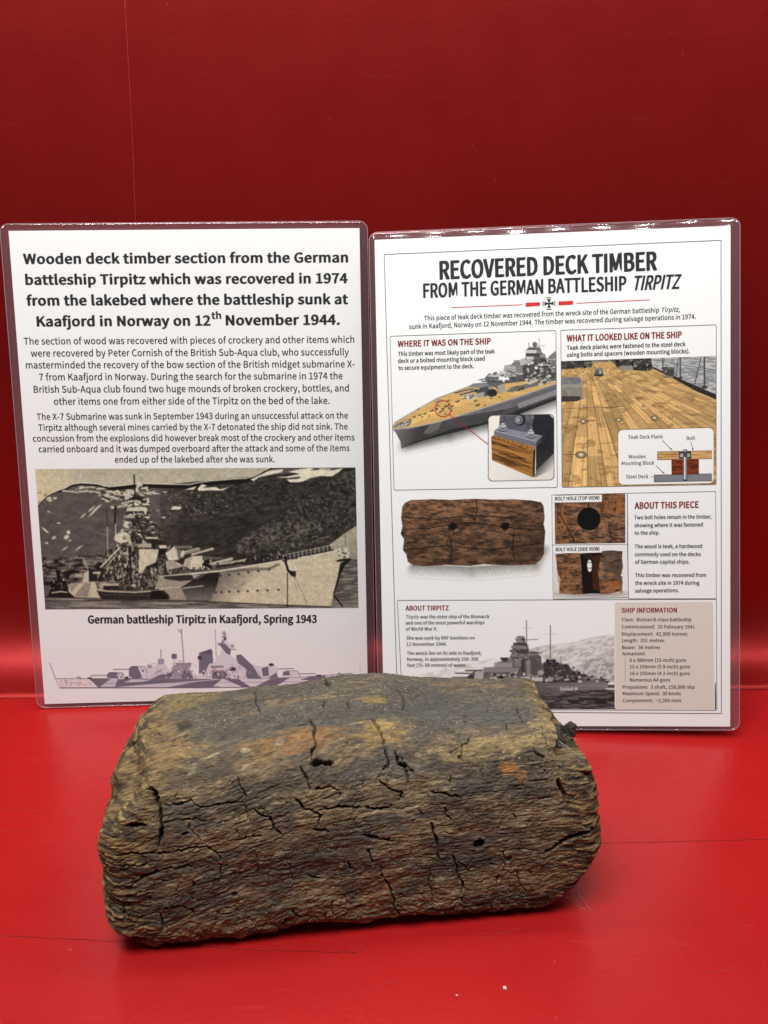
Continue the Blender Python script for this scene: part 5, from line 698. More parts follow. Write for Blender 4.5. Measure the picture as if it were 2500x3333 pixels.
# ================= helpers ======================================================================================
def lin(c):
    c = np.asarray(c, float) / 255.
    return np.where(c <= .04045, c / 12.92, ((c + .055) / 1.055) ** 2.4)
PAPER_ALB = .84
def ink(c):
    """albedo of a printed colour, given as it reads on the lit sheet"""
    return np.clip(lin(c) / lin((230, 230, 230)) * PAPER_ALB, .006, .92)

def link(name, me, mat=None, parent=None):
    o = bpy.data.objects.new(name, me); COL.objects.link(o)
    if mat is not None: me.materials.append(mat)
    if parent is not None: o.parent = parent
    return o
def tag(o, label, cat, group=None):
    o['label'] = label; o['category'] = cat
    if group: o['group'] = group
    return o
def mesh(name, V, F, smooth=False):
    me = bpy.data.meshes.new(name); me.from_pydata([tuple(map(float, v)) for v in V], [], [tuple(f) for f in F]); me.update()
    if smooth: me.polygons.foreach_set('use_smooth', [True] * len(me.polygons))
    return me
def grid_mesh(name, P, faces, col=None, smooth=True):
    """big mesh straight from arrays; P (n,3), faces (m,4)"""
    me = bpy.data.meshes.new(name); n, m = len(P), len(faces)
    me.vertices.add(n); me.vertices.foreach_set('co', np.ascontiguousarray(P, np.float32).ravel())
    me.loops.add(m * 4); me.polygons.add(m)
    me.loops.foreach_set('vertex_index', np.ascontiguousarray(faces, np.int32).ravel())
    me.polygons.foreach_set('loop_start', np.arange(0, m * 4, 4, dtype=np.int32)); me.polygons.foreach_set('loop_total', np.full(m, 4, np.int32))
    me.update(calc_edges=True); me.validate()
    me.polygons.foreach_set('use_smooth', [smooth] * len(me.polygons))
    if col is not None:
        a = me.color_attributes.new('tone', 'FLOAT_COLOR', 'POINT')
        a.data.foreach_set('color', np.concatenate([col, np.ones((n, 1))], 1).astype(np.float32).ravel())
    return me

def mat(name, color, rough=.5, spec=.5, **kw):
    m = bpy.data.materials.new(name); m.use_nodes = True; b = m.node_tree.nodes['Principled BSDF']
    b.inputs['Base Color'].default_value = (*[float(c) for c in color], 1); b.inputs['Roughness'].default_value = rough; b.inputs['Specular IOR Level'].default_value = spec
    for k, v in kw.items(): b.inputs[k].default_value = v
    return m
def nodes(m): return m.node_tree, m.node_tree.nodes, m.node_tree.links, m.node_tree.nodes['Principled BSDF']
def noise(N, L, vec, scale, detail=4, rough=.55, dist=0):
    n = N.new('ShaderNodeTexNoise'); n.inputs['Scale'].default_value = scale; n.inputs['Detail'].default_value = detail; n.inputs['Roughness'].default_value = rough; n.inputs['Distortion'].default_value = dist
    L.new(vec, n.inputs['Vector']); return n.outputs['Fac']
def ramp(N, L, fac, stops):
    r = N.new('ShaderNodeValToRGB'); e = r.color_ramp.elements
    while len(e) < len(stops): e.new(.5)
    for q, (p, c) in zip(e, stops):
        q.position = p; q.color = (*c, 1) if hasattr(c, '__len__') else (c, c, c, 1)
    L.new(fac, r.inputs['Fac']); return r.outputs['Color']
def mapped(N, L, scale, coord='Object', rot=(0, 0, 0)):
    t = N.new('ShaderNodeTexCoord'); m = N.new('ShaderNodeMapping'); m.inputs['Scale'].default_value = scale; m.inputs['Rotation'].default_value = rot
    L.new(t.outputs[coord], m.inputs['Vector']); return m.outputs['Vector']
def mixc(N, L, fac, a, b, mode='MIX'):
    m = N.new('ShaderNodeMix'); m.data_type = 'RGBA'; m.blend_type = mode
    for s, v in ((m.inputs['Factor'], fac), (m.inputs['A'], a), (m.inputs['B'], b)):
        if hasattr(v, 'is_output'): L.new(v, s)
        elif hasattr(v, '__len__'): s.default_value = (*v, 1)
        else: s.default_value = v
    return m.outputs['Result']
def bump(N, L, b, height, strength, dist):
    n = N.new('ShaderNodeBump'); n.inputs['Strength'].default_value = strength; n.inputs['Distance'].default_value = dist
    L.new(height, n.inputs['Height']); L.new(n.outputs['Normal'], b.inputs['Normal']); return n

# ---- painted board of the case: satin red, dusty, finely scuffed
def red_board(name, base, rough, dust, spec, tint, scuff):
    m = mat(name, base, rough, spec); m.node_tree.nodes['Principled BSDF'].inputs['Specular Tint'].default_value = (*tint, 1); T, N, L, b = nodes(m)
    v = mapped(N, L, (1, 1, 1))
    big = noise(N, L, v, 6, 3)
    c = mixc(N, L, ramp(N, L, big, [(.3, .0), (.7, .9)]), base, tuple(x * 1.16 for x in base))
    fine = noise(N, L, v, 1500, 2)
    c = mixc(N, L, ramp(N, L, fine, [(.35, 0.), (.75, .22)]), c, tuple(min(1, x * 1.3 + .004) for x in base))
    # specks of dust
    w = N.new('ShaderNodeTexVoronoi'); w.feature = 'F1'; w.inputs['Scale'].default_value = 95; L.new(v, w.inputs['Vector'])
    spot = ramp(N, L, w.outputs['Distance'], [(.0, 1), (.045, 1), (.07, 0)])
    keep = ramp(N, L, noise(N, L, v, 37, 2), [(.55, 0), (.62, 1)])
    k = mixc(N, L, 1.0, spot, keep, 'MULTIPLY'); k = mixc(N, L, 1.0, k, (dust, dust, dust), 'MULTIPLY')
    c = mixc(N, L, k, c, (.42, .16, .13))
    # faint scuffs
    s = noise(N, L, mapped(N, L, (14, 160, 160), rot=(0, 0, .5)), 1.0, 5, .7)
    c = mixc(N, L, ramp(N, L, s, [(.62, 0), (.71, scuff), (.77, 0)]), c, (.5, .12, .1))
    L.new(c, b.inputs['Base Color'])
    r = N.new('ShaderNodeMath'); r.operation = 'MULTIPLY_ADD'; r.inputs[1].default_value = .14; r.inputs[2].default_value = rough - .06
    L.new(noise(N, L, v, 24, 5, .65), r.inputs[0]); L.new(r.outputs[0], b.inputs['Roughness'])
    h = noise(N, L, v, 420, 3); bump(N, L, b, h, .12, .0006)
    return m
M_FLOOR = red_board('satin_red_floor', (.33, .0085, .0085), .27, .5, .6, (1, .5, .48), .14)
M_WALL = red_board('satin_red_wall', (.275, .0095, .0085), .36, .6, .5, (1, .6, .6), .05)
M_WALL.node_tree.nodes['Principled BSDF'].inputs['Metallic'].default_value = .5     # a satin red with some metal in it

# ================= setting =====================================================================================
def floor_obj():
    nx, ny = 2, 2
    V = [(-.75, -.05, 0), (.75, -.05, 0), (.75, .62, 0), (-.75, .62, 0), (-.75, -.05, -.02), (.75, -.05, -.02), (.75, .62, -.02), (-.75, .62, -.02)]
    F = [(0, 1, 2, 3), (4, 7, 6, 5), (0, 4, 5, 1), (1, 5, 6, 2), (2, 6, 7, 3), (3, 7, 4, 0)]
    o = link('floor', mesh('floor', V, F), M_FLOOR); o['kind'] = 'structure'; return o
floor = floor_obj()

def sweep_wall():
    """back board bent through a cove on to the floor, 1 mm thick, its lip lying on the floor"""
    R, yw, th = .048, .5445, .0004
    prof = [(yw - R - .0095, th)]
    for k in range(0, 25):
        a = math.pi / 2 * k / 24; prof.append((yw - R + R * math.sin(a), th + R - R * math.cos(a)))
    prof += [(yw, .06 + .04 * k) for k in range(1, 18)]
    V = []; F = []; n = len(prof); xs = [-.75, -.149, -.1484, -.1, .0, .75]
    xs = list(np.linspace(-.75, .75, 31))
    for x in xs:
        y_off = -(x + .008) * .02
        for (y, z) in prof: V.append((x, y + y_off * min(1, z / .1 + .2), z))
    for i in range(len(xs) - 1):
        for j in range(n - 1): F.append((i * n + j, (i + 1) * n + j, (i + 1) * n + j + 1, i * n + j + 1))
    b0 = len(V)
    for x in xs:
        y_off = -(x + .008) * .02
        y, z = prof[0]; V.append((x, y + y_off * .2, 0.0002))
    for i in range(len(xs) - 1): F.append((b0 + i, b0 + i + 1, (i + 1) * n, i * n))
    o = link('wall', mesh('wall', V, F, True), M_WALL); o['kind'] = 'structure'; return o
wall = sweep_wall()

M_SEAM = mat('dirt_in_joint', (.11, .010, .010), .8, .2)
M_SCRATCH = mat('pale_scratch', (.40, .045, .04), .6, .3)
def floor_line(name, pts, w, m, seed, jit=.0005):
    R = random.Random(seed); P = []
    for (ax, ay), (bx, by) in zip(pts[:-1], pts[1:]):
        n = max(2, int(math.hypot(bx - ax, by - ay) / .003))
        for k in range(n): P.append((ax + (bx - ax) * k / n, ay + (by - ay) * k / n))
    P.append(pts[-1]); V = []; F = []
    for i, (x, y) in enumerate(P):
        j = R.uniform(-jit, jit); ww = w * R.uniform(.35, 1) * .5
        V += [(x, y + j - ww, .00012), (x, y + j + ww, .00012)]
        if i: F.append((2 * i - 2, 2 * i, 2 * i + 1, 2 * i - 1))
    o = link(name, mesh(name, V, F), m, floor); return o
floor_line('joint', [(-.26, .296), (-.175, .2923), (-.1387, .2892), (-.10, .286), (-.0654, .283), (-.0135, .2805), (-.0106, .2834)], .0004, M_SEAM, 1)
floor_line('joint', [(.098, .3450), (.1049, .3451), (.1935, .3464), (.28, .348)], .0004, M_SEAM, 2, .0002)
floor_line('scratch', [(-.24, .379), (-.211, .3772), (-.154, .3716)], .00022, M_SCRATCH, 3)
floor_line('scratch', [(-.23, .362), (-.18, .3585), (-.15, .358)], .0002, M_SCRATCH, 4)
floor_line('scratch', [(.118, .316), (.117, .30), (.1235, .283)], .0002, M_SCRATCH, 5)
floor_line('scratch', [(-.19, .335), (-.172, .352), (-.168, .356)], .0002, M_SCRATCH, 6)
for k in range(16):
    R = random.Random(300 + k); x, y, a = R.uniform(-.2, .2), R.uniform(.20, .46), R.uniform(0, 3.14); l = R.uniform(.004, .03)
    floor_line('scratch', [(x, y), (x + l * math.cos(a), y + l * math.sin(a) * .6), (x + 1.5 * l * math.cos(a + .2), y + .9 * l * math.sin(a + .2))], R.uniform(.00012, .00024), M_SCRATCH, 400 + k, .0001)
floor_line('scratch', [(-.03, .256), (-.01, .262), (.004, .2655)], .00018, M_SCRATCH, 7)
M_WSEAM = mat('board_joint_edge', (.34, .022, .02), .5, .4)
def wall_line():
    V = []; F = []; pts = [(-.1412, .62), (-.1425, .415), (-.146, .35), (-.1497, .30), (-.153, .22), (-.156, .12)]; R = random.Random(3)
    n = 0
    for (ax, az), (bx, bz) in zip(pts[:-1], pts[1:]):
        for k in range(40):
            t = k / 40; x = ax + (bx - ax) * t + R.uniform(-.0001, .0001); z = az + (bz - az) * t; w = R.uniform(.00008, .00028); y = .5445 - (x + .008) * .02 - .0002
            V += [(x - w, y, z), (x + w, y, z)]
            if n: F.append((2 * n - 2, 2 * n - 1, 2 * n + 1, 2 * n))
            n += 1
    return link('joint', mesh('joint', V, F), M_WSEAM, wall)
wall_line()

# ================= laminated sheets ============================================================================
def printed(name, color, rough=.30):
    return mat(name, color, rough, .42)
M_PAPER = printed('laminated_white_paper', (.84, .845, .84))
def paper_detail():
    T, N, L, b = nodes(M_PAPER); v = mapped(N, L, (1, 1, 1))
    L.new(mixc(N, L, ramp(N, L, noise(N, L, v, 900, 3), [(.3, 0.), (.7, .5)]), (.84, .845, .84), (.81, .815, .81)), b.inputs['Base Color'])
    bump(N, L, b, noise(N, L, v, 55, 3), .06, .002)
paper_detail()
M_BLACK = printed('black_print', ink((44, 46, 46))); M_RED = printed('dark_red_print', ink((128, 34, 32))); M_RULE = printed('grey_rule_print', ink((96, 98, 98)))
M_BRIGHT = printed('red_rule_print', ink((198, 52, 50))); M_CARD = printed('white_card_print', ink((229, 229, 227))); M_INFO = printed('beige_card_print', ink((208, 200, 190))); M_HALO = printed('pale_halo_print', ink((222, 218, 212)))
M_BROWN = printed('brown_rule_print', ink((122, 84, 52)))
M_PHOTO = printed('printed_picture', (.5, .5, .5))
def photo_mat():
    T, N, L, b = nodes(M_PHOTO); a = N.new('ShaderNodeAttribute'); a.attribute_name = 'tone'; L.new(a.outputs['Color'], b.inputs['Base Color'])
photo_mat()

def film(name, haze, gloss, rough, tint, fres=.5):
    m = bpy.data.materials.new(name); m.use_nodes = True; N = m.node_tree.nodes; L = m.node_tree.links; N.remove(N['Principled BSDF']); out = N['Material Output']
    t = N.new('ShaderNodeBsdfTransparent'); t.inputs['Color'].default_value = (*tint, 1)
    d = N.new('ShaderNodeBsdfDiffuse'); d.inputs['Color'].default_value = (.62, .58, .62, 1)
    g = N.new('ShaderNodeBsdfGlossy'); g.inputs['Roughness'].default_value = rough
    m1 = N.new('ShaderNodeMixShader'); m1.inputs[0].default_value = haze; L.new(t.outputs[0], m1.inputs[1]); L.new(d.outputs[0], m1.inputs[2])
    lw = N.new('ShaderNodeLayerWeight'); lw.inputs['Blend'].default_value = .25; mr = N.new('ShaderNodeMath'); mr.operation = 'MULTIPLY_ADD'; mr.inputs[1].default_value = fres; mr.inputs[2].default_value = gloss
    L.new(lw.outputs['Fresnel'], mr.inputs[0])
    m2 = N.new('ShaderNodeMixShader'); L.new(mr.outputs[0], m2.inputs[0]); L.new(m1.outputs[0], m2.inputs[1]); L.new(g.outputs[0], m2.inputs[2]); L.new(m2.outputs[0], out.inputs['Surface'])
    return m
M_FILM = film('clear_laminate_film', .05, .04, .075, (.95, .92, .95)); M_EDGE = film('cut_laminate_edge', .40, .0, .5, (.9, .86, .88), .05)

FONT_DIR = bpy.utils.system_resource('DATAFILES', path='fonts')
def font(n):
    try: return bpy.data.fonts.load(FONT_DIR + '/' + n)
    except Exception: return None
F_SANS = font('Noto Sans CJK Regular.woff2')
def glyphs(text, bold, track=1.):
    c = bpy.data.curves.new('type', 'FONT'); c.body = text
    if F_SANS: c.font = F_SANS
    c.size = 1; c.resolution_u = 3; c.offset = bold; c.space_character = track
    o = bpy.data.objects.new('type', c); COL.objects.link(o)
    dg = bpy.context.evaluated_depsgraph_get(); dg.update()
    me = o.evaluated_get(dg).to_mesh()
    V = np.array([v.co[:2] for v in me.vertices]); F = [tuple(p.vertices) for p in me.polygons]
    o.evaluated_get(dg).to_mesh_clear(); bpy.data.objects.remove(o); bpy.data.curves.remove(c)
    return V, F
CAP = float(np.ptp(glyphs('H', 0)[0][:, 1]))
def lay(h, pts):
    """local sheet position (m): a right, b up the sheet, h mm proud of the paper"""
    return [(a * MM, -(h * MM), b * MM) for a, b in pts]
def text_obj(name, lines, m, parent, h, label=None):
    VV = []; FF = []
    for (t, x0, y0, x1, y1, cap, bold, slant) in lines:
        V, F = glyphs(t, .012 * CAP * min(bold, 1), 1 + .018 * bold)
        w = V[:, 0].max() - V[:, 0].min(); X0 = (V[:, 0] - V[:, 0].min()); Y0 = V[:, 1] * cap / CAP
        d = math.hypot(x1 - x0, y1 - y0); X0 = X0 * d / w + slant * Y0
        if slant: X0 = X0 * d / (X0.max() - X0.min())
        ux, uy = (x1 - x0) / d, (y1 - y0) / d
        e = (.052 * bold - .012) * cap if bold else 0
        # heavier type is struck two or three times, a hair apart
        strikes = [(0, 0)] if not bold else ([(-e, 0), (e, 0)] if bold < .8 else [(-e, -.35 * e), (e, .35 * e), (0, .35 * e), (0, -.35 * e), (-e * .5, 0), (e * .5, 0)])
        for k, (sx, sy) in enumerate(strikes):
            X = X0 + sx; Y = Y0 + sy
            n = len(VV); VV += lay(h + .003 * k, np.stack([x0 + X * ux - Y * uy, y0 + X * uy + Y * ux], 1)); FF += [tuple(i + n for i in f) for f in F]
    me = mesh(name, VV, FF)
    o = link(name, me, m, parent)
    # every letter faces the reader
    if len(me.polygons) and me.polygons[0].normal.y > 0: me.flip_normals()
    return o
def flat(name, P, h, m, parent):
    V = lay(h, P); n = len(V)
    a = sum(P[i - 1][0] * P[i][1] - P[i][0] * P[i - 1][1] for i in range(n))
    o = link(name, mesh(name, V, [tuple(range(n)) if a > 0 else tuple(reversed(range(n)))]), m, parent); return o
def round_rect(Q, r, n=6):
    """rounded outline of a quad TL TR BR BL"""
    out = []
    for i in range(4):
        p = np.array(Q[i]); a = np.array(Q[i - 1]) - p; b = np.array(Q[(i + 1) % 4]) - p
        a = a / np.linalg.norm(a) * r; b = b / np.linalg.norm(b) * r
        for k in range(n + 1):
            t = math.pi / 2 * k / n; out.append(tuple(p + a + b - b * math.cos(t) - a * math.sin(t)) if False else tuple(p + a * (1 - math.sin(t)) + b * (1 - math.cos(t))))
    return out
def rule_geo(P, w, closed=True):
    """a printed rule of width w (mm) along a polyline; returns quads"""
    V = []; F = []; n = len(P); A = np.array(P)
    for i in range(n):
        if closed: d0 = A[i] - A[i - 1]; d1 = A[(i + 1) % n] - A[i]
        else: d0 = A[i] - A[max(i - 1, 0)]; d1 = A[min(i + 1, n - 1)] - A[i]
        if np.linalg.norm(d0) < 1e-9: d0 = d1
        if np.linalg.norm(d1) < 1e-9: d1 = d0
        d0 = d0 / np.linalg.norm(d0); d1 = d1 / np.linalg.norm(d1); nn = np.array([-(d0 + d1)[1], (d0 + d1)[0]]); nn = nn / max(np.linalg.norm(nn), 1e-6)
        s = w * .5 / max(.5, abs(nn @ np.array([-d0[1], d0[0]])))
        V += [tuple(A[i] + nn * s), tuple(A[i] - nn * s)]
    for i in range(n if closed else n - 1):
        j = (i + 1) % n; F.append((2 * i, 2 * i + 1, 2 * j + 1, 2 * j))
    return V, F
def rules(name, items, h, m, parent):
    VV = []; FF = []
    for P, w, closed in items:
        V, F = rule_geo(P, w, closed); n = len(VV); VV += lay(h, V); FF += [tuple(i + n for i in f) for f in F]
    me = mesh(name, VV, FF); 
    me.update()
    return link(name, me, m, parent)
def picture(name, art, H, h, parent, cut=True):
    H = np.array(H).reshape(3, 3); ny, nx = art.X.shape
    q = np.stack([art.X, art.Y, np.ones_like(art.X)], -1) @ H.T
    a = q[..., 0] / q[..., 2]; b = q[..., 1] / q[..., 2]
    P = np.stack([a * MM, np.full_like(a, -h * MM), b * MM], -1).reshape(-1, 3)
    i = np.arange(nx * ny).reshape(ny, nx)
    F = np.stack([i[:-1, :-1], i[1:, :-1], i[1:, 1:], i[:-1, 1:]], -1)
    if cut:
        A = art.A; k = (A[:-1, :-1] > .12) | (A[1:, :-1] > .12) | (A[1:, 1:] > .12) | (A[:-1, 1:] > .12); F = F[k]
    return link(name, grid_mesh(name, P, F.reshape(-1, 4), ink(art.C).reshape(-1, 3), False), M_PHOTO, parent)

def outline(x0, x1, y0, y1, r, n=60):
    """points round a rounded rectangle, with the matching points on the sharp inner rectangle computed by the caller"""
    P = []
    for cx, cy, a0 in ((x1 - r, y1 - r, 0), (x0 + r, y1 - r, 90), (x0 + r, y0 + r, 180), (x1 - r, y0 + r, 270)):
        for k in range(9):
            a = math.radians(a0 + 90 * k / 8); P.append((cx + r * math.cos(a), cy + r * math.sin(a)))
    out = []
    for i in range(len(P)):
        a = np.array(P[i]); b = np.array(P[(i + 1) % len(P)]); d = np.linalg.norm(b - a); m = max(1, int(d / 4))
        for k in range(m): out.append(tuple(a + (b - a) * k / m))
    return out
def laminate(parent, box, paper, curl, wav):
    """clear margin of the pouch round the paper (both in mm), and its cut edge"""
    x0, x1, y0, y1 = box; px0, px1, py0, py1 = paper
    O = outline(x0, x1, y0, y1, 5.0); n = len(O)
    I = [(min(max(x, px0), px1), min(max(y, py0), py1)) for x, y in O]
    R = random.Random(wav)
    def dep(x, y):
        t = max(0., y - py1 + .6)
        return curl * t * t * (1 + .05 * math.sin(x * .07 + wav)) + .06 * math.sin(x * .05 + y * .031 + wav)
    V = []; F = []
    for fr, side in ((0.04, 1), (.16, 1), (.42, 1), (.75, 1), (1., 1), (1., -1), (.3, -1), (0.04, -1)):
        for (ox, oy), (ix, iy) in zip(O, I):
            x = ix + (ox - ix) * fr; y = iy + (oy - iy) * fr
            th = .16 if fr > .3 else (.30 if fr < .1 else .22)
            V.append((x * MM, (dep(x, y) * min(1, fr * 2) - side * th + .13) * MM, y * MM))
    for l in range(7):
        for i in range(n):
            j = (i + 1) % n; F.append((l * n + i, l * n + j, (l + 1) * n + j, (l + 1) * n + i))
    o = link('laminate_margin', mesh('laminate_margin', V, F, True), M_FILM, parent)
    # the cut edge: a hair-thin bead
    V = []; F = []
    for i, (x, y) in enumerate(O):
        t = np.array(O[(i + 1) % n]) - np.array(O[i - 1]); t = t / np.linalg.norm(t); nx, ny = t[1], -t[0]
        for k in range(6):
            a = k * math.pi / 3; c, s = math.cos(a) * .17, math.sin(a) * .2
            V.append(((x + nx * (c + .1)) * MM, (dep(x, y) + s + .13) * MM, (y + ny * (c + .1)) * MM))
    for i in range(n):
        for k in range(6): F.append((i * 6 + k, i * 6 + (k + 1) % 6, ((i + 1) % n) * 6 + (k + 1) % 6, ((i + 1) % n) * 6 + k))
    link('laminate_edge', mesh('laminate_edge', V, F, True), M_EDGE, parent)
def paper_sheet(parent, x0, x1, y0, y1):
    t = .28 * MM; V = [(x * MM, yy, z * MM) for yy in (0, t) for x, z in ((x0, y0), (x1, y0), (x1, y1), (x0, y1))]
    F = [(0, 1, 2, 3), (7, 6, 5, 4), (0, 4, 5, 1), (1, 5, 6, 2), (2, 6, 7, 3), (3, 7, 4, 0)]
    return link('paper', mesh('paper', V, F), M_PAPER, parent)
def sheet_root(name, yaw, lean, roll, x, y, label):
    o = bpy.data.objects.new(name, None); COL.objects.link(o); o.empty_display_size = .02
    o.matrix_world = frame_matrix(yaw, lean, roll, x, y, 109 * abs(math.sin(math.radians(roll))) * math.cos(math.radians(lean)))
    return tag(o, label, 'information sheet', 'laminated information sheets')

# ---- left sheet
S1 = sheet_root('laminated_sheet', 2.133, 11.558, .339, -117.32, 478.18, 'white laminated sheet with one wide sepia battleship photograph below bold centred text')
PX = (-105.3, 105.2, 2.5, 299.4)
paper_sheet(S1, *PX); laminate(S1, (-110.2, 110.0, 0, 303.4), PX, .004, 1.3)
text_obj('heading', TEXT['HEAD'], M_BLACK, S1, .12); text_obj('paragraph', TEXT['PAR1'], M_BLACK, S1, .12); text_obj('paragraph', TEXT['PAR2'], M_BLACK, S1, .12); text_obj('caption', TEXT['CAPTION'], M_BLACK, S1, .12)
picture('ship_photograph', art_photo(), PRINT['L1'], .06, S1, False)
picture('ship_profile_drawing', art_profile(), PRINT['L2'], .06, S1)

# ---- right sheet
S2 = sheet_root('laminated_sheet', -4.432, 17.061, -1.658, 102.81, 439.99, 'white laminated sheet with bordered colour panels, headed RECOVERED DECK TIMBER')
PX2 = (-104.8, 104.6, 2.2, 299.8)
paper_sheet(S2, *PX2); laminate(S2, (-108.0, 110.0, 0, 304.4), PX2, .020, 4.1)
rules('border', [(MARK['OUTER'], .42, True)], .09, M_RULE, S2)
text_obj('title', TEXT['TITLE'], M_BLACK, S2, .12); text_obj('introduction', TEXT['SUB'], M_BLACK, S2, .12)
rules('red_rule', [(MARK['REDL'], .42, False)], .09, M_BRIGHT, S2); rules('red_rule', [(MARK['REDR'], .42, False)], .09, M_BRIGHT, S2)
flat('red_bar', MARK['BARL'], .09, M_BRIGHT, S2); flat('red_bar', MARK['BARR'], .09, M_BRIGHT, S2)
def cross(scale, h, m):
    (cx, cy), (ex, ey) = MARK['CROSS']; r = math.hypot(ex - cx, ey - cy) * scale; P = []
    for q in range(4):
        a = q * math.pi / 2; c, s = math.cos(a), math.sin(a)
        for x, y in ((.13, .17), (.20, .5), (.42, 1.0), (-.42, 1.0), (-.20, .5), (-.13, .17))[::1]:
            P.append((cx + r * (x * c - y * s), cy + r * (x * s + y * c)))
    return P
P = cross(1.0, 0, 0)
emb = flat('cross_emblem', [P[i] for i in range(24)], .09, M_BLACK, S2)
flat('emblem_line', [tuple(np.array(P[i]) * .86 + np.array(MARK['CROSS'][0]) * .14) for i in range(24)], .105, M_CARD, emb); flat('emblem_centre', [tuple(np.array(P[i]) * .74 + np.array(MARK['CROSS'][0]) * .26) for i in range(24)], .12, M_BLACK, emb)

def panel(name, Q, r, w, m=None, sides=True):
    return rules(name, [(round_rect(Q, r), w, True)], .09, m or M_RULE, S2)
p1 = panel('location_panel', MARK['PANEL1'], 1.0, .34)
text_obj('panel_heading', TEXT['WT'], M_RED, p1, .15); text_obj('panel_text', TEXT['WP'], M_BLACK, p1, .15); picture('ship_illustration', art_bow_view(), PRINT['R1'], .06, p1)
p2 = panel('deck_panel', MARK['PANEL2'], 1.0, .34)
text_obj('panel_heading', TEXT['LT'], M_RED, p2, .15); text_obj('panel_text', TEXT['LP'], M_BLACK, p2, .15); picture('deck_photograph', art_deck(), PRINT['R2'], .06, p2)
rr = round_rect(MARK['INSET2'], 3.0); flat('diagram_card', rr, .10, M_CARD, p2); rules('diagram_border', [(rr, .34, True)], .12, M_BROWN, p2)
H2 = np.array(PRINT['R2']).reshape(3, 3)
def d2(*pts):
    out = []
    for x, y in pts:
        q = H2 @ np.array([x, y, 1.]); out.append((q[0] / q[2], q[1] / q[2]))
    return out
def art_diagram():
    g = Art([(590, 985), (1440, 965), (1440, 1470), (595, 1485)], 400, 240); k = (40, 38, 38)
    wood, wd = (196, 158, 104), (150, 112, 64)
    g.tex([(940, 1190), (1430, 1180), (1430, 1252), (940, 1262)], wood, wd, 120, 7, .45, .7, 1, 92); g.line([(940, 1190), (1430, 1180)], 5, (90, 64, 36)); g.line([(940, 1262), (1430, 1252)], 5, (90, 64, 36)); g.line([(941, 1190), (941, 1262)], 5, (90, 64, 36))
    g.tex([(1067, 1262), (1310, 1257), (1310, 1390), (1070, 1394)], (128, 58, 30), (84, 36, 20), 60, 9, .4, .65, 0, 93); g.line([(1067, 1262), (1070, 1394)], 5, (70, 34, 20)); g.line([(1310, 1257), (1310, 1390)], 5, (70, 34, 20)); g.line([(1080, 1325), (1150, 1320), (1180, 1330)], 5, (60, 26, 14)); g.line([(1230, 1322), (1300, 1320)], 5, (60, 26, 14))
    g.poly([(910, 1400), (1430, 1388), (1430, 1452), (910, 1462)], (118, 120, 126), nz=.06); g.line([(910, 1400), (1430, 1388)], 5, k); g.line([(910, 1462), (1430, 1452)], 5, k); g.line([(911, 1400), (911, 1462)], 5, k)
    g.poly([(1132, 1190), (1242, 1187), (1244, 1250), (1134, 1253)], (50, 48, 48)); g.poly([(1142, 1208), (1234, 1206), (1234, 1236), (1142, 1238)], (150, 152, 158)); g.rect(1160, 1206, 1212, 1238, (176, 178, 184)); g.ell(1188, 1186, 22, 20, (90, 92, 98)); g.ell(1184, 1180, 9, 9, (176, 178, 184)); g.rect(1170, 1188, 1208, 1446, (70, 70, 74)); g.rect(1176, 1238, 1200, 1440, (150, 152, 158)); g.rect(1180, 1238, 1188, 1440, (206, 208, 212)); g.ell(1189, 1446, 20, 6, k); g.line([(1100, 1220), (1130, 1220)], 4, (120, 90, 54))
    for (a, b) in (((985, 1090), (1072, 1176)), ((1240, 1104), (1262, 1180)), ((928, 1317), (1002, 1388))):
        g.line([a, b], 5, (60, 60, 60)); d = np.array(b, float) - a; d /= np.linalg.norm(d); n = np.array([-d[1], d[0]]); e = np.array(b, float); g.poly([tuple(e), tuple(e - d * 22 + n * 8), tuple(e - d * 22 - n * 8)], (60, 60, 60))
    g.line([(878, 1417), (912, 1416)], 4, (90, 90, 90))
    return g
picture('bolt_diagram', art_diagram(), PRINT['R2'], .13, p2); text_obj('diagram_label', TEXT['DL'], M_BLACK, p2, .16)

picture('timber_photograph', art_timber(), PRINT['R3'], .06, S2)
p3 = panel('hole_panel', MARK['BOX1'], .3, .26); picture('hole_photograph', art_hole_top(), PRINT['R4'], .06, p3); flat('label_card', MARK['LAB1'], .10, M_CARD, p3); text_obj('panel_heading', TEXT['BT1'], M_BLACK, p3, .15)
p4 = panel('hole_panel', MARK['BOX2'], .3, .26); picture('hole_photograph', art_hole_side(), PRINT['R4'], .06, p4, False); flat('label_card', MARK['LAB2'], .10, M_CARD, p4); text_obj('panel_heading', TEXT['BT2'], M_BLACK, p4, .15)
p5 = panel('piece_panel', MARK['BOX3'], .3, .30); text_obj('panel_heading', TEXT['AT'], M_RED, p5, .15); text_obj('panel_text', TEXT['AP'], M_BLACK, p5, .15)
p6 = panel('history_panel', MARK['BOX4'], .5, .36); picture('ship_photograph', art_sea_photo(), PRINT['R6'], .05, p6); text_obj('panel_heading', TEXT['TT'], M_RED, p6, .15); text_obj('panel_text', TEXT['TP'], M_BLACK, p6, .15)
I = MARK['INFO']; ce = np.mean(np.array(I), 0)
flat('information_halo', round_rect([tuple(np.array(p) + np.sign(np.array(p) - ce) * .5) for p in I], 1.6), .08, M_HALO, p6)
card = flat('information_card', round_rect(I, 1.4), .10, M_INFO, p6)
text_obj('information_heading', TEXT['IT'], M_RED, p6, .15); text_obj('information_text', TEXT['IP'], M_BLACK, p6, .15); rules('armament_rule', [(MARK['ARM'], .2, False)], .14, M_RULE, p6)

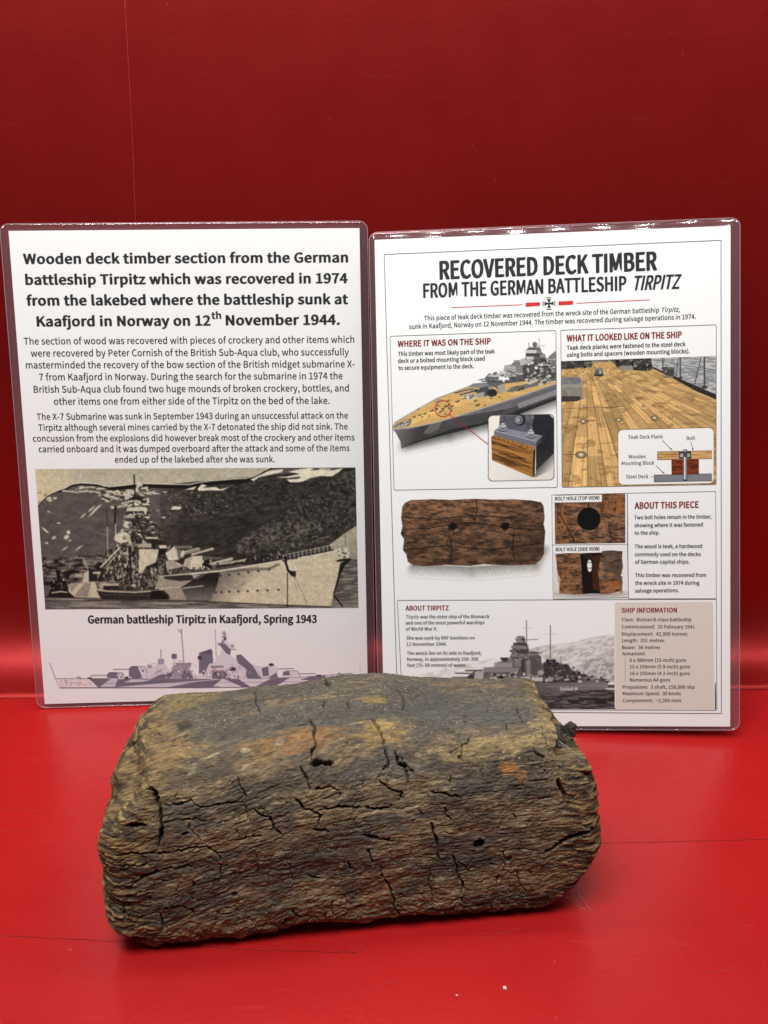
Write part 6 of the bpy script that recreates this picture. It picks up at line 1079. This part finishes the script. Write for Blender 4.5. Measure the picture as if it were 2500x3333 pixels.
# ================= the timber ==================================================================================
def wood_mat():
    m = mat('weathered_teak', (.1, .08, .05), .82, .22); T, N, L, b = nodes(m)
    a = N.new('ShaderNodeAttribute'); a.attribute_name = 'tone'
    v = mapped(N, L, (260, 1700, 1700)); f = noise(N, L, v, 1.0, 3, .6)
    c = mixc(N, L, 1.0, a.outputs['Color'], ramp(N, L, f, [(.25, (.62, .62, .62)), (.75, (1.36, 1.34, 1.30))]), 'MULTIPLY')
    L.new(c, b.inputs['Base Color'])
    r = noise(N, L, mapped(N, L, (90, 300, 300)), 1.0, 3); rr_ = N.new('ShaderNodeMapRange'); rr_.inputs['To Min'].default_value = .62; rr_.inputs['To Max'].default_value = .95; L.new(r, rr_.inputs['Value']); L.new(rr_.outputs[0], b.inputs['Roughness'])
    h = noise(N, L, mapped(N, L, (420, 2600, 2600)), 1.0, 3, .65); bump(N, L, b, h, .55, .0004)
    return m
M_WOOD = wood_mat()
def timber():
    P, U, W, nc = block(760, 640, 110, 46)
    Q, C = finish(P, U, W, nc, CRACKS, DENTS, STAINS)
    Q[..., 2] = np.maximum(Q[..., 2], .15 + .2 * vn(Q[..., 0] / 3, Q[..., 1] / 3, 99))
    C = C * WOOD_GAIN
    nu, nv = P.shape[:2]; i = np.arange(nu * nv).reshape(nu, nv); j = np.roll(i, -1, 1)
    F = np.stack([i[:-1], i[1:], j[1:], j[:-1]], -1).reshape(-1, 4)
    me = grid_mesh('deck_timber', Q.reshape(-1, 3) * MM, F, C.reshape(-1, 3), True)
    o = link('deck_timber', me, M_WOOD)
    o.matrix_world = Matrix.Translation((-.011, .2920, 0)) @ Matrix.Rotation(math.radians(5.94), 4, 'Z')
    return tag(o, 'weathered brown chunk of ship deck timber, cracked and rounded, lying in front of both sheets', 'timber')
WOOD_GAIN = np.array([1.0, 1.0, 1.0])
TIMBER = timber()

def flake(name, loc, size, rot, seed, mt, parent, n=26):
    """a thin splinter of wood: a flattened, torn lump"""
    V = []; F = []
    for a in range(n):
        th = math.pi * a / (n - 1)
        for b_ in range(n):
            ph = 2 * math.pi * b_ / n
            p = np.array([math.sin(th) * math.cos(ph), math.sin(th) * math.sin(ph), math.cos(th)])
            r = 1 + .38 * (float(fbm(p[0] * 1.3 + 5, p[1] * 1.3 + p[2] * 1.7, seed, 3)) - .5) * 2
            V.append(tuple(p * r * np.array(size)))
    for a in range(n - 1):
        for b_ in range(n): F.append((a * n + b_, (a + 1) * n + b_, (a + 1) * n + (b_ + 1) % n, a * n + (b_ + 1) % n))
    o = link(name, mesh(name, V, F, False), mt, parent); o.location = loc; o.rotation_euler = rot
    return o
M_DARKWOOD = mat('blackened_wood', (.028, .024, .021), .75, .3)
def dw():
    T, N, L, b = nodes(M_DARKWOOD); h = noise(N, L, mapped(N, L, (900, 900, 300)), 1.0, 4); bump(N, L, b, h, .6, .0006)
    L.new(mixc(N, L, ramp(N, L, h, [(.4, 0.), (.7, 1.)]), (.022, .019, .017), (.07, .055, .042)), b.inputs['Base Color'])
dw()
flake('splinter', (.1005, .034, .0735), (.0022, .0034, .0052), (.2, .25, .3), 5, M_DARKWOOD, TIMBER)
flake('splinter', (.0935, .033, .0725), (.0042, .006, .0034), (.5, .3, .1), 8, M_DARKWOOD, TIMBER)
M_FIBRE = mat('pale_fibre', (.34, .31, .27), .7, .3)
def fibre(pts, r, parent):
    V = []; F = []; n = len(pts)
    for i, p in enumerate(pts):
        for k in range(4):
            a = k * math.pi / 2; V.append((p[0] + r * math.cos(a), p[1] + r * .6 * math.sin(a), p[2] + r * math.sin(a)))
    for i in range(n - 1):
        for k in range(4): F.append((i * 4 + k, i * 4 + (k + 1) % 4, (i + 1) * 4 + (k + 1) % 4, (i + 1) * 4 + k))
    return link('fibre', mesh('fibre', V, F), M_FIBRE, parent)
R = random.Random(8)
for k in range(6):
    x, y, z = .0905 + R.uniform(0, .005), .020 + R.uniform(0, .006), .078 + R.uniform(-.002, .002); P = []
    for i in range(10): P.append((x, y, z)); x += R.uniform(.0000, .0014); y += R.uniform(-.0012, .0004); z += R.uniform(-.0022, .0005)
    fibre(P, .00009, TIMBER)
for k in range(2):
    x, y, z = .094 + .003 * k, .006, .010; P = []
    for i in range(14): P.append((x, y, max(z, .0003))); x += R.uniform(.0002, .0010); y += R.uniform(-.0012, .0); z -= R.uniform(.0002, .0016)
    fibre(P, .00006, TIMBER)

# ================= crumbs on the floor =========================================================================
M_CRUMB = mat('pale_crumb', (.74, .66, .56), .8, .3)
def crumb(x, y, s, seed, label):
    R = random.Random(seed); V = [(R.uniform(-1, 1) * s, R.uniform(-.7, .7) * s, R.choice((0, 1)) * s * R.uniform(.3, .7)) for _ in range(14)]
    import bmesh
    bm = bmesh.new()
    for v in V: bm.verts.new(v)
    bmesh.ops.convex_hull(bm, input=bm.verts[:]); me = bpy.data.meshes.new('crumb'); bm.to_mesh(me); bm.free()
    z0 = min(v.co.z for v in me.vertices)
    o = link('crumb', me, M_CRUMB); o.location = (x, y, .0001 - z0)
    return tag(o, label, 'crumb', 'pale crumbs on the red floor')
crumb(.0474, .2615, .0009, 3, 'larger pale crumb on the red floor in front of the timber')
crumb(.0274, .2585, .0005, 9, 'smaller pale crumb on the red floor, left of the larger crumb')
